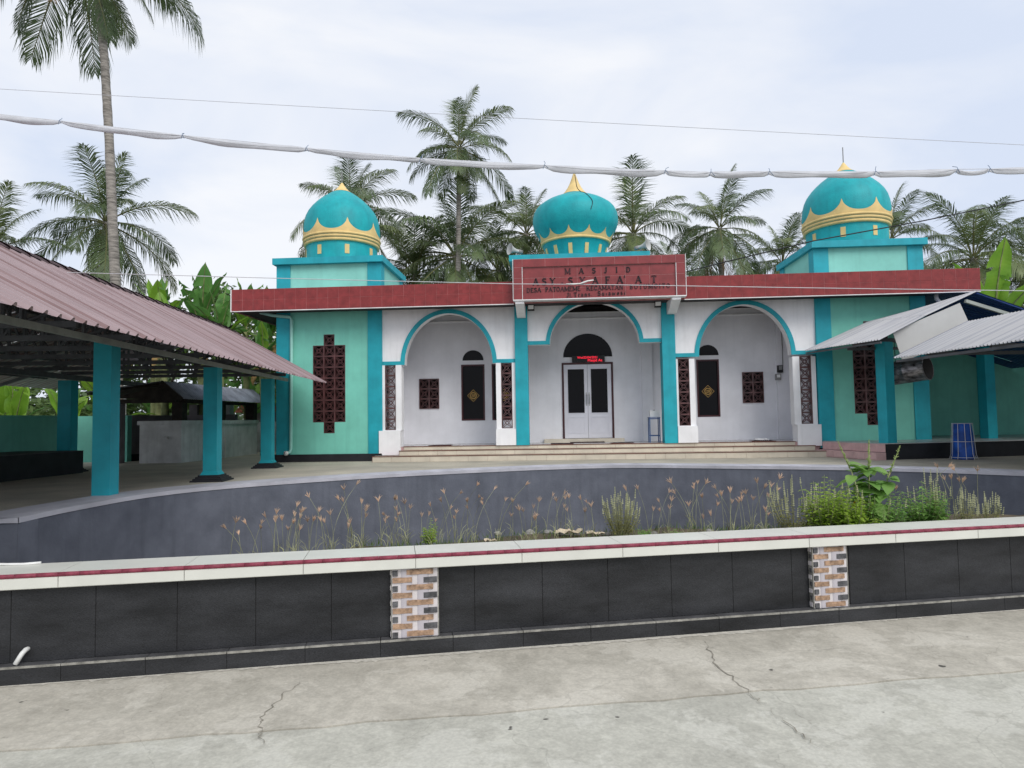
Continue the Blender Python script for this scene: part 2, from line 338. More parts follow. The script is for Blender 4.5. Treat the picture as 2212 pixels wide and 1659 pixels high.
# long cracks: narrow irregular inlays a few mm over the slab
def crack(pts, wmax, par):
    b = MB(); P = []
    for i in range(len(pts) - 1):
        for k in range(9):
            t = k / 9; p = Vector(pts[i]).lerp(Vector(pts[i + 1]), t); P.append(p + Vector((rnd.uniform(-.022, .022), rnd.uniform(-.022, .022))))
    for i in range(len(P) - 1):
        d = (P[i + 1] - P[i]).normalized(); q = Vector((-d.y, d.x)); w = wmax * rnd.uniform(.15, 1) * (1 if 2 < i < len(P) - 4 else .4)
        b.add([(*(P[i] - q * w), .004), (*(P[i + 1] - q * w), .004), (*(P[i + 1] + q * w), .004), (*(P[i] + q * w), .004)], [(0, 1, 2, 3)])
    return tag(obj('pavement_crack', b, mat('crack_dirt', (.28, .26, .215), .95, .2, 9)), kind='structure')
crack([(-1.81, 4.10), (-1.91, 4.25), (-1.99, 4.48), (-1.99, 4.82), (-1.95, 5.08)], .006, None)
crack([(1.25, 6.02), (1.22, 5.53), (1.31, 4.98), (1.37, 4.70)], .007, None)
crack([(1.37, 4.66), (1.44, 4.35), (1.51, 4.09)], .005, None)
# soil in the bed, humped behind the front wall
b = MB(); nx, ny = 70, 26
for j in range(ny + 1):
    for i in range(nx + 1):
        s = -6 + 17 * i / nx; o = -.3 - 7.5 * j / ny
        p = fw(s, o, 0); d = -o
        hump = .60 if d < 2.0 else max(-.85, .60 - (d - 2.0) * 1.1)
        hump -= max(0, (.6 - s) * .16) if s < .6 else 0
        z = hump + .05 * sin(s * 2.3 + d) * sin(d * 3.1 + s) + rnd.uniform(-.015, .015)
        if d < .45: z = min(z, .55)
        b.v.append((p.x, p.y, max(z, -.9)))
for j in range(ny):
    for i in range(nx):
        a = j * (nx + 1) + i; b.f.append((a, a + 1, a + nx + 2, a + nx + 1)); b.m.append(0)
SOIL = obj('soil_bed', b, M_soil, smooth=True); tag(SOIL, kind='structure')
def soilz(x, y):
    r = Vector((x, y, 0)) - F0; s = r.dot(FU); d = -r.dot(FN)
    h = .60 if d < 2.0 else max(-.85, .60 - (d - 2.0) * 1.1)
    h -= max(0, (.6 - s) * .16) if s < .6 else 0
    return max(-.9, h + .05 * sin(s * 2.3 + d) * sin(d * 3.1 + s))
# ------------------------------------------------------------------ curved retaining wall and courtyard
RP = [(-5.6, 6.35), (-5.93, 7.08), (-6.02, 8.0), (-5.95, 9.45), (-5.38, 10.6), (-4.03, 11.87), (-2.75, 12.75), (-1.4, 13.45), (-.12, 13.98), (1.48, 14.2), (3.67, 13.6), (5.73, 12.84), (7.5, 11.5), (8.8, 9.9), (9.6, 8.3)]
def catmull(P, n=8):
    P = [Vector(p) for p in P]; o = []
    for i in range(len(P) - 1):
        a, b_, c, d = P[max(i - 1, 0)], P[i], P[i + 1], P[min(i + 2, len(P) - 1)]
        for k in range(n):
            t = k / n; o.append(.5 * ((2 * b_) + (c - a) * t + (2 * a - 5 * b_ + 4 * c - d) * t * t + (3 * b_ - a - 3 * c + d) * t ** 3))
    o.append(P[-1]); return o
RC = catmull(RP[1:], 8)
def offs(P, d):
    o = []
    for i, p in enumerate(P):
        t = (P[min(i + 1, len(P) - 1)] - P[max(i - 1, 0)]).normalized(); o.append(p + Vector((-t.y, t.x)) * d)
    return o
RB = offs(RC, .62)
rw = thing('retaining_wall', 'long curved slate-blue retaining wall behind the weed bed', 'wall', (0, 12, -1.1))
b = MB(); fr = offs(RC, -.0); bk = offs(RC, .30)
for i in range(len(RC) - 1):
    q = [fr[i], fr[i + 1], bk[i + 1], bk[i]]
    b.add([(*p, -1.1) for p in q] + [(*p, ZC) for p in q], [(0, 1, 5, 4), (2, 3, 7, 6), (4, 5, 6, 7)])
p0, p1 = RC[0], RB[0]
b.box(-14, p0.x - .002, p0.y + .001, p0.y + .3, -1.1, ZC)
obj('wall_body', b, M_retain, rw)
b = MB(); fr = offs(RC, -.012)
for i in range(len(RC) - 1):
    q = [fr[i], fr[i + 1], RB[i + 1], RB[i]]
    b.add([(*p, ZC + .002) for p in q] + [(*p, ZC + .06) for p in q], [(3, 2, 1, 0), (4, 5, 6, 7), (0, 1, 5, 4), (2, 3, 7, 6)])
q = [Vector((-14, p0.y - .012)), fr[0] + Vector((0, -.012)), RB[0] + Vector((0, .02)), Vector((-14, p0.y + .62))]
b.add([(*p, ZC + .002) for p in q] + [(*p, ZC + .06) for p in q], [(4, 5, 6, 7), (0, 1, 5, 4), (2, 3, 7, 6)])
obj('coping', b, M_cope, rw)
b = MB(); far_l = [(-60, y) for y in (0,)]
ring = [(*p, ZC) for p in offs(RC, .28)]
n = len(ring); yb = 34
for i in range(n - 1):
    a, c = ring[i], ring[i + 1]
    fa = (-60 + 120 * i / (n - 1), yb, ZC); fc = (-60 + 120 * (i + 1) / (n - 1), yb, ZC)
    b.add([a, c, fc, fa], [(0, 1, 2, 3)])
a = ring[0]; b.add([a, (-60, yb, ZC), (-60, p0.y + .15, ZC), (a[0], p0.y + .15, ZC)], [(0, 1, 2, 3)])
a = ring[-1]; b.add([a, (60, a[1] - 2, ZC), (60, yb, ZC)], [(0, 1, 2)])
tag(obj('courtyard', b, M_concrete), kind='structure')
# ================================================================== FRONT WALL
fwall = thing('front_wall', 'low front wall clad in black tiles with ivory cap along the road', 'wall', tuple(F0))
S0, S1 = -5.4, 10.2
def fbox(b, s0, s1, o0, o1, z0, z1, mi=0):
    q = [fw(s0, o0, 0), fw(s1, o0, 0), fw(s1, o1, 0), fw(s0, o1, 0)]
    b.hull2([(p.x, p.y, z0) for p in q][::-1], [(p.x, p.y, z1) for p in q][::-1], mi)
b = MB(); fbox(b, S0, S1, -.097, -.34, -.95, .715); fbox(b, S0, S1, .006, -.15, -.05, .118); obj('wall_core', b, M_tilegrout, fwall)
b = MB(); fbox(b, S0, S1, .015, -.40, .714, .80); obj('cap_core', b, M_edge, fwall)
def ftile(name, w, d, h, m, s, o, z, bev=.004, me=None):
    me = me or boxmesh(name, w, d, h, m, bev); p = fw(s, o, z); return inst(name, me, p, fwall, FA)
pillars = [(.913, 1.296), (4.80, 5.15)]
pm = boxmesh('panel_tile', .596, .014, .575, M_blacktile, .003); cache = {}
pn = sorted([-.184 + .6 * k for k in range(-9, 18)])
for a in pn:
    s0, s1 = a, a + .6
    for pa, pb in pillars:
        if s0 < pa < s1: s1 = pa
        if s0 < pb < s1: s0 = pb
        if s0 >= pa and s1 <= pb: s0 = s1
    if s1 - s0 < .03 or s0 < S0 or s1 > S1: continue
    w = round(s1 - s0 - .005, 4)
    if w not in cache: cache[w] = boxmesh('panel_tile', w, .014, .575, M_blacktile, .0015)
    inst('panel_tile', cache[w], fw((s0 + s1) / 2, -.101, .425), fwall, FA)
pm = boxmesh('plinth_tile', .596, .014, .118, M_blacktile, .0015); pt = boxmesh('plinth_ledge_tile', .594, .115, .014, M_plinthtop, 0); pe = boxmesh('plinth_edge_trim', .594, .012, .016, M_edge, 0)
for k in range(-8, 17):
    s = -.382 + .6 * k + .3
    if S0 < s - .3 and s + .3 < S1:
        inst('plinth_tile', pm, fw(s, .002, .062), fwall, FA); inst('plinth_ledge_tile', pt, fw(s, -.055, .128), fwall, FA); inst('plinth_edge_trim', pe, fw(s, .006, .131), fwall, FA)
cf = boxmesh('cap_front_tile', .9015, .012, .082, M_cap, .003); ct = boxmesh('cap_top_tile', .9015, .385, .016, M_cap, 0)
for k in range(-5, 11):
    s = .204 + .9066 * k + .4533
    if S0 < s - .45 and s + .45 < S1:
        inst('cap_front_tile', cf, fw(s, .012, .757), fwall, FA); inst('cap_top_tile', ct, fw(s, -.206, .822), fwall, FA)
b = MB(); prof = [(cos(a) * .017, sin(a) * .017) for a in [pi * 2 * k / 10 for k in range(10)]]
for sgn in (-1, 1):
    b.v += [(sgn * .0745, -y, z) for y, z in prof]
for k in range(10): b.f.append((k, (k + 1) % 10, (k + 1) % 10 + 10, k + 10)); b.m.append(0)
b.f += [tuple(range(10))[::-1], tuple(range(10, 20))]; b.m += [0, 0]
bm_ = mesh('bullnose_tile', b, M_bull, True)
for k in range(-32, 62):
    s = -.703 + .1511 * k + .0755
    if S0 < s - .1 and s + .1 < S1: inst('bullnose_tile', bm_, fw(s, .010, .8145), fwall, FA)
# accent pillars of woven brick-pattern tile, pieces standing proud
M_pb = mat('tan_brick_face', (.40, .26, .17), .6, .3, 18, .4, 60); M_pg = mat('charcoal_brick_face', (.10, .10, .105), .6, .3, 18, .4, 60); M_pw = mat('white_glazed_tile', (.66, .62, .62), .3, .05, 5)
M_pl = mat('grey_lilac_glaze', (.50, .47, .50), .3, .06, 5)
PF = -.035
for pa, pb in pillars:
    b = MB(); fbox(b, pa, pb, PF, -.12, .137, .711); obj('pillar_panel', b, M_pw, fwall)
    w = pb - pa; rows = 9; rh = .572 / rows
    def piece(nm, x0, x1, z, hh, m, side=None):
        bb = MB(); x0 = pa + max(.006, x0 * w); x1 = pa + min(w - .006, x1 * w); zb, zt = max(.14, z - hh / 2), min(.709, z + hh / 2)
        if zt - zb < .008: return
        fbox(bb, x0, x1, PF + .013, PF - .002, zb, zt); o = obj(nm, bb, m, fwall)
    for r in range(rows):
        z = .138 + rh * (r + .5)
        if r % 2: piece('brick', .0, .44, z, rh * .66, M_pb); piece('brick', .69, 1.0, z - rh * .1, rh * .7, M_pg)
        else: piece('brick', .32, .90, z, rh * .66, M_pb); piece('brick', .0, .13, z - rh * .1, rh * .7, M_pg)
    for cx in (.32, .675):
        bb = MB(); n = 8; hw = .125 * w; ring0 = []
        for k in range(n + 1):
            a = -1 + 2 * k / n; p = fw(pa + cx * w + a * hw, PF + .001 + .008 * sqrt(max(0, 1 - a * a)), 0); ring0.append((p.x, p.y))
        bb.add([(x, y, .14) for x, y in ring0] + [(x, y, .709) for x, y in ring0], [(i, i + 1, i + n + 2, i + n + 1) for i in range(n)]); obj('woven_strip', bb, M_pl, fwall, True)
    for x0 in (pa - .008, pb - .001):
        b = MB(); fbox(b, x0, x0 + .009, PF + .003, -.12, .137, .711); obj('corner_trim', b, M_edge, fwall)
    for r in range(rows):       # side face bricks
        z = .138 + rh * (r + .5); b = MB(); fbox(b, pa - .014, pa - .0085, PF - .01, PF - .04 if r % 2 else PF - .055, z - rh * .3, z + rh * .3); obj('brick', b, M_pg if r % 2 else M_pw, fwall)
# cement smear where the wall foot meets the apron
b = MB(); gq = random.Random(9); P = []
for k in range(420):
    s_ = S0 + (S1 - S0) * k / 419; P.append((fw(s_, -.02, .0035), fw(s_, .022 + abs(gq.gauss(0, .018)) + .022 * max(0, sin(s_ * 1.7 + 1)) + .03 * max(0, sin(s_ * .6)), .0035)))
for k in range(419): b.add([P[k][0], P[k][1], P[k + 1][1], P[k + 1][0]], [(0, 1, 2, 3)])
tag(obj('pavement_cement_fillet', b, mat('pale_cement_smear', (.58, .55, .48), .9, .12, 20)), kind='structure')
# pvc outlet pipes on the left end
def pipe(name, pts, r, m, label, cat, n=10):
    b = MB(); b.tube(pts, r, n); o = obj(name, b, m, None, True); return tag(o, label, cat)
pipe('drain_pipe', [fw(-1.86, -.12, .235), fw(-1.86, -.06, .24), fw(-1.872, -.035, .22), fw(-1.905, -.01, .15)], .018, M_pvc, 'short white pipe bent over the black plinth ledge', 'pipe')
pipe('pipe_stub', [fw(-2.06, -.01, .055), fw(-2.05, .06, .035)], .024, M_pvc, 'white pipe stub poking out at the foot of the black wall', 'pipe')
b = MB(); b.tube([fw(-3.35 + .12 * k, -.375 + .02 * sin(k * 1.3), .842 + .004 * sin(k)) for k in range(13)], .011, 6); tag(obj('hose', b, M_pvc, None, True), 'thin white hose lying on the left end of the ivory cap', 'hose')
# ================================================================== MOSQUE
YT = 17.7; YW = 17.75; YB = 19.3; YF = 17.0; YS = 16.75
MQ = thing('mosque', 'teal, mint and white mosque with three teal onion domes', 'mosque', (.95, 18.5, ZC))
def mpart(name, b, m, parent=None, smooth=False, label=None):
    o = obj(name, b, m, parent or MQ, smooth)
    if label: o['label'] = label
    return o
# breeze block: frame, diamond and paired diagonals
BW = .296
def block_mesh():
    b = MB(); h = BW / 2; t = .022; d = .05
    for a in ((-h, h, -h, -h + t), (-h, h, h - t, h), (-h, -h + t, -h + t, h - t), (h - t, h, -h + t, h - t)): b.box(a[0], a[1], -d, d, a[2], a[3])
    k = .052
    P = [(0, k), (k, 0), (0, -k), (-k, 0)]
    for i in range(4):
        x0, z0 = P[i]; x1, z1 = P[(i + 1) % 4]; b.bar((x0, -.012, z0), (x1, -.012, z1), .05, .016, (x0 + x1, 0, z0 + z1))
    for sx in (-1, 1):
        for sz in (-1, 1):
            for o in (-.016, .016):
                b.bar((sx * .030 + o * sx, 0, sz * .030 - o * sz), (sx * (h - t - .002) + min(0, o) * sx, 0, sz * (h - t - .002) + min(0, -o) * sz), .06, .014, (sx, 0, -sz))
    return mesh('breeze_block', b, M_brown)
BLK = block_mesh()
def blocks(name, cells, cx, cz, y, label=None, size=BW):
    xs = [c[0] for c in cells]; zs = [c[1] for c in cells]
    b = MB()
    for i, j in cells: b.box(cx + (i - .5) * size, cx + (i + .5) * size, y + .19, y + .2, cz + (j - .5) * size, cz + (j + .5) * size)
    w = mpart(name, b, M_dark, None, label=label)  # dark plates behind the blocks paint the unlit inside
    for i, j in cells: inst('breeze_block', BLK, (cx + i * size, y + .045, cz + j * size), w, scale=size / BW)
    return w
cross = [(i, j) for i in (-1, 0, 1) for j in range(7)] + [(0, -1), (0, 7)]
def tower(x0, x1, wx, side, label):
    y1 = 20.25; cz = 1.95 + BW / 2
    holes = [(wx + (i - .5) * BW, wx + (i + .5) * BW, cz + (j - .5) * BW, cz + (j + .5) * BW) for i, j in cross]
    b = MB(); b.panel(x0, x1, ZC, 5.2, YT, YT + .2, holes)
    b.box(x0, x1, YT + .42, y1, ZC, 5.2); b.box(x0, x0 + .12, YT + .2, YT + .42, ZC, 5.2); b.box(x1 - .12, x1, YT + .2, YT + .42, ZC, 5.2)
    mpart('tower_wall', b, M_green, label='mint green tower wall, ' + side)
    b = MB(); b.box(x0 + .004, x1 - .004, YT + .004, y1 - .004, 5.2, 6.24); mpart('tower_upper_wall', b, M_mint_lit)
    # corner pilasters, 25 mm proud
    for xa, xb in ((x0 - .02, x0 + .35), (x1 - .35, x1 + .02)):
        b = MB(); b.box(xa, xb, YT - .03, YT - .0005, ZC + .2, 6.235); mpart('pilaster', b, M_teal)
    for xs_, xe in ((x0 - .03, x0 - .0005), (x1 + .0005, x1 + .03)):
        b = MB(); b.box(xs_, xe, YT - .029, YT + .3, ZC + .2, 6.234); b.box(xs_, xe, y1 - .3, y1 + .02, ZC + .2, 6.234); mpart('pilaster', b, M_teal)
    b = MB(); b.box(x0 - .1, x1 + .1, YT - .15, y1 + .1, 6.24, 6.41); mpart('cornice', b, M_teal)
    b = MB(); b.box(x0 - .06, x1 + .03, YT - .07, YT - .0008, ZC - .02, ZC + .2); b.box(x0 - .06, x0 - .001, YT - .0008, y1, ZC - .02, ZC + .2); mpart('plinth', b, M_black)
    blocks('breeze_block_window', cross, wx, cz, YT, 'stepped panel of brown breeze blocks, ' + side)
tower(-7.5, -4.66, -6.08, 'left tower', 'left'); tower(6.76, 9.44, 8.07, 'right tower', 'right')
# ---- domes
def dome(cx, cy, prof, zband, k, phase, rope, r_of, spikes, drum, label, tip, valley, capr):
    n = k * 20
    def rad(z):
        for i in range(len(prof) - 1):
            if prof[i][1] <= z <= prof[i + 1][1]:
                t = (z - prof[i][1]) / (prof[i + 1][1] - prof[i][1]); return prof[i][0] + (prof[i + 1][0] - prof[i][0]) * t
        return prof[-1][0]
    b = MB(); b.lathe(prof, (cx, cy), 64); o = mpart('dome', b, M_dome, None, True, label)
    # scalloped yellow crown painted band, 8 mm proud of the shell
    b = MB(); rows = 7
    for j in range(rows + 1):
        for i in range(n):
            a = phase + 2 * pi * i / n; u = (i % 20) / 20; u = min(u, 1 - u) * 2       # 0 at tip, 1 at valley
            top = valley + (tip - valley) * (.7 * (1 - sqrt(max(0, 1 - (1 - u) ** 2))) + .3 * (1 - u) ** 3)
            z = zband + (top - zband) * j / rows; r = rad(z) + .009
            b.v.append((cx + r * sin(a), cy - r * cos(a), z))
    for j in range(rows):
        for i in range(n):
            p = j * n + i; q = j * n + (i + 1) % n; b.f.append((p, q, q + n, p + n)); b.m.append(0)
    obj('scalloped_band', b, M_yellow, o, True)
    zc0 = capr[0]; top = prof[-1][1]
    b = MB(); pc = [(r + .010, z) for r, z in prof if z >= zc0 - .001]; pc[-1] = (.004, pc[-1][1] + .01); b.lathe(pc, (cx, cy), 40); obj('finial_cap', b, M_yellow, o, True)
    b = MB(); b.tube([(cx, cy, top - .05), (cx, cy, top + capr[1])], .014, 6); obj('spike', b, M_grey, o)
    for (r, z, h) in rope:
        b = MB(); m = 60; pr = [(r - .02, z - h / 2), (r + .035, z - h / 2 + .008), (r + .045, z), (r + .035, z + h / 2 - .008), (r - .02, z + h / 2)]; b.lathe(pr, (cx, cy), 64); obj('band_moulding', b, M_yellow, o, True)
    b = MB(); b.lathe(drum, (cx, cy), 64); dr = mpart('drum', b, M_dome, None, True)
    zb, zt, hw = spikes
    for i in range(k):
        a = phase + 2 * pi * i / k; b = MB(); P = []
        for z in (zb, zt):
            for s in (-1, 1):
                for t in drum:
                    pass
                rr = [drum[j][0] + (drum[j + 1][0] - drum[j][0]) * (z - drum[j][1]) / (drum[j + 1][1] - drum[j][1]) for j in range(len(drum) - 1) if drum[j][1] <= z <= drum[j + 1][1]][0] + .012
                aa = a + s * hw / rr; P.append((cx + rr * sin(aa), cy - rr * cos(aa), z))
        b.add([P[0], P[1], P[3], P[2]] + [(p[0] - (p[0] - cx) * .04, p[1] - (p[1] - cy) * .04, p[2]) for p in (P[0], P[1], P[3], P[2])], [(0, 1, 2, 3), (0, 4, 5, 1), (1, 5, 6, 2), (2, 6, 7, 3), (3, 7, 4, 0)])
        obj('niche', b, M_yellow, dr)
    return o
pr = [(1.0, 6.95), (1.05, 7.05), (1.075, 7.2), (1.085, 7.4), (1.08, 7.52), (1.06, 7.68), (1.02, 7.84), (.95, 7.99), (.85, 8.13), (.74, 8.25), (.61, 8.37), (.48, 8.47), (.36, 8.555), (.27, 8.61), (.18, 8.68), (.11, 8.76), (.05, 8.85), (.012, 8.93)]
rope = [(1.02, 7.0, .09), (1.045, 7.085, .08), (1.065, 7.165, .07)]
dr = [(1.0, 6.41), (1.0, 6.96)]
dome(-6.1, 18.9, pr, 7.19, 8, radians(25.5), rope, None, (6.60, 6.86, .062), dr, 'left tower onion dome', 7.60, 7.27, (8.60, .30))
pr2 = [(r * 1.03, z) for r, z in pr]
dome(8.1, 18.87, pr2, 7.19, 8, radians(17.8), [(r * 1.03, z, h) for r, z, h in rope], None, (6.60, 6.86, .062), [(1.03, 6.41), (1.03, 6.96)], 'right tower onion dome with tall spike', 7.60, 7.27, (8.60, .42))
pc = [(1.0, 7.12), (1.05, 7.25), (1.11, 7.39), (1.19, 7.52), (1.235, 7.62), (1.265, 7.74), (1.275, 7.86), (1.265, 7.97), (1.235, 8.08), (1.18, 8.19), (1.10, 8.28), (.99, 8.36), (.86, 8.44), (.72, 8.505), (.58, 8.56), (.46, 8.61), (.37, 8.66), (.28, 8.76), (.20, 8.88), (.13, 9.02), (.07, 9.18), (.03, 9.30), (.01, 9.38)]
co = dome(.69, 20.0, pc, 7.16, 12, radians(18.4), [(1.0, 7.145, .075)], None, (6.62, 6.98, .055), [(.84, 6.5), (.86, 6.75), (.92, 6.95), (1.0, 7.13)], 'squat central onion dome with tall yellow point', 7.45, 7.23, (8.655, .12))
b = MB()
def dpt(a, z, off=.012):
    r = [pc[i][0] + (pc[i + 1][0] - pc[i][0]) * (z - pc[i][1]) / (pc[i + 1][1] - pc[i][1]) for i in range(len(pc) - 1) if pc[i][1] <= z <= pc[i + 1][1]][0] + off
    return (.69 + r * sin(a), 20 - r * cos(a), z)
b.tube([dpt(.30 + (.05 if k > 6 else 0) + .03 * sin(k), 9.28 - .085 * k, .018) for k in range(18)], .009, 5); obj('cable', b, M_blackwire, co)
# central roof box under the dome
b = MB(); b.box(-1.05, 2.5, 18.6, 21.5, 5.2, 6.33); mpart('dome_base_wall', b, M_green)
b = MB(); b.box(-1.22, 2.66, 18.4, 21.7, 6.33, 6.50); mpart('dome_base_cornice', b, M_teal)
# ---- roof slab, fascia with tiles
b = MB(); b.box(-8.42, 10.40, YF + .06, 20.2, 5.25, 5.40); mpart('roof_slab', b, M_slab)
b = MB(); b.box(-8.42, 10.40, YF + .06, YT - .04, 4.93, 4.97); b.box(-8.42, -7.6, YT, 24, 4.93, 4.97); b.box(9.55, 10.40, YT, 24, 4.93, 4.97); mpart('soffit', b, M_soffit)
b = MB(); b.box(-8.46, 10.44, YF + .012, YF + .06, 4.90, 5.47); b.box(-8.46, -8.42, YF + .06, 22, 4.90, 5.47); b.box(10.40, 10.44, YF + .06, 22, 4.90, 5.47); fas = mpart('fascia', b, M_fgrout)
tl = boxmesh('tile', .2823, .016, .2795, M_red, .004)
for k in range(66):
    x = -8.453 + .2863 * (k + .5)
    if -1.0 < x - .14 and x + .14 < 3.27: continue
    for r in range(2): inst('tile', tl, (x, YF + .0165 + rnd.uniform(-.001, .001), 4.908 + .2825 * (r + .5)), fas, rot=(rnd.uniform(-.004, .004), 0, rnd.uniform(-.004, .004)))
for q in ((-8.46, -1.02, YF + .01, YF + .05, 4.882, 4.9), (3.29, 10.44, YF + .01, YF + .05, 4.882, 4.9), (-8.485, -8.461, YF - .004, YF + .05, 4.878, 5.475)): b = MB(); b.box(*q); obj('edge_trim', b, M_trim, fas)
# ---- name board
sb = MB(); sb.box(-1.005, 3.275, YS + .05, YF + .055, 4.955, 5.985); sb.box(-1.0, 3.27, YS + .008, YS + .0495, 5.778, 5.982); sb.box(-1.0, -.786, YS + .008, YS + .0495, 4.957, 5.7779); sb.box(3.053, 3.27, YS + .008, YS + .0495, 4.957, 5.7779); sign = mpart('name_board', sb, M_grout, label='maroon tiled name board with raised black lettering')
def stile(x0, x1, z0, z1, y): inst('tile', boxmesh('tile', x1 - x0 - .005, .018, z1 - z0 - .005, M_sign, .003), ((x0 + x1) / 2, y, (z0 + z1) / 2), sign)
xs = [-1.0, -.78, -.2, .38, .96, 1.54, 2.12, 2.70, 3.05, 3.27]
for a, c in zip(xs[:-1], xs[1:]): stile(a, c, 5.775, 5.98, YS + .0135)
for z0, z1 in ((4.96, 5.23), (5.23, 5.50), (5.50, 5.775)):
    stile(-1.0, -.785, z0, z1, YS + .0135); stile(3.052, 3.27, z0, z1, YS + .0135)
    for a, c in zip([-.775, .0, .6, 1.2, 1.8, 2.4], [0, .6, 1.2, 1.8, 2.4, 3.045]): stile(a, c, z0, z1, YS + .0555)
for x in (-1.018, 3.288, -.782, 3.05):
    b = MB(); b.box(x - .006, x + .006, YS - .002, YS + .03, 4.95, 5.99 if x in (-1.018, 3.288) else 5.775); obj('edge_trim', b, M_trim, sign)
b = MB(); b.box(-1.02, 3.29, YS, YF + .05, 4.93, 4.954); obj('edge_trim', b, M_trim, sign)
# bracket arms under the board
for x in (-.86, 3.05):
    b = MB(); P = [(YF + .7, 4.62), (YF + .7, 4.93), (YS + .05, 4.93), (YS + .05, 4.86), (YF + .45, 4.62)]
    b.add([(x - .11, y, z) for y, z in P] + [(x + .11, y, z) for y, z in P], [(0, 1, 2, 3, 4), (9, 8, 7, 6, 5)] + [(i, i + 5, (i + 1) % 5 + 5, (i + 1) % 5) for i in range(5)]); mpart('bracket', b, M_white)
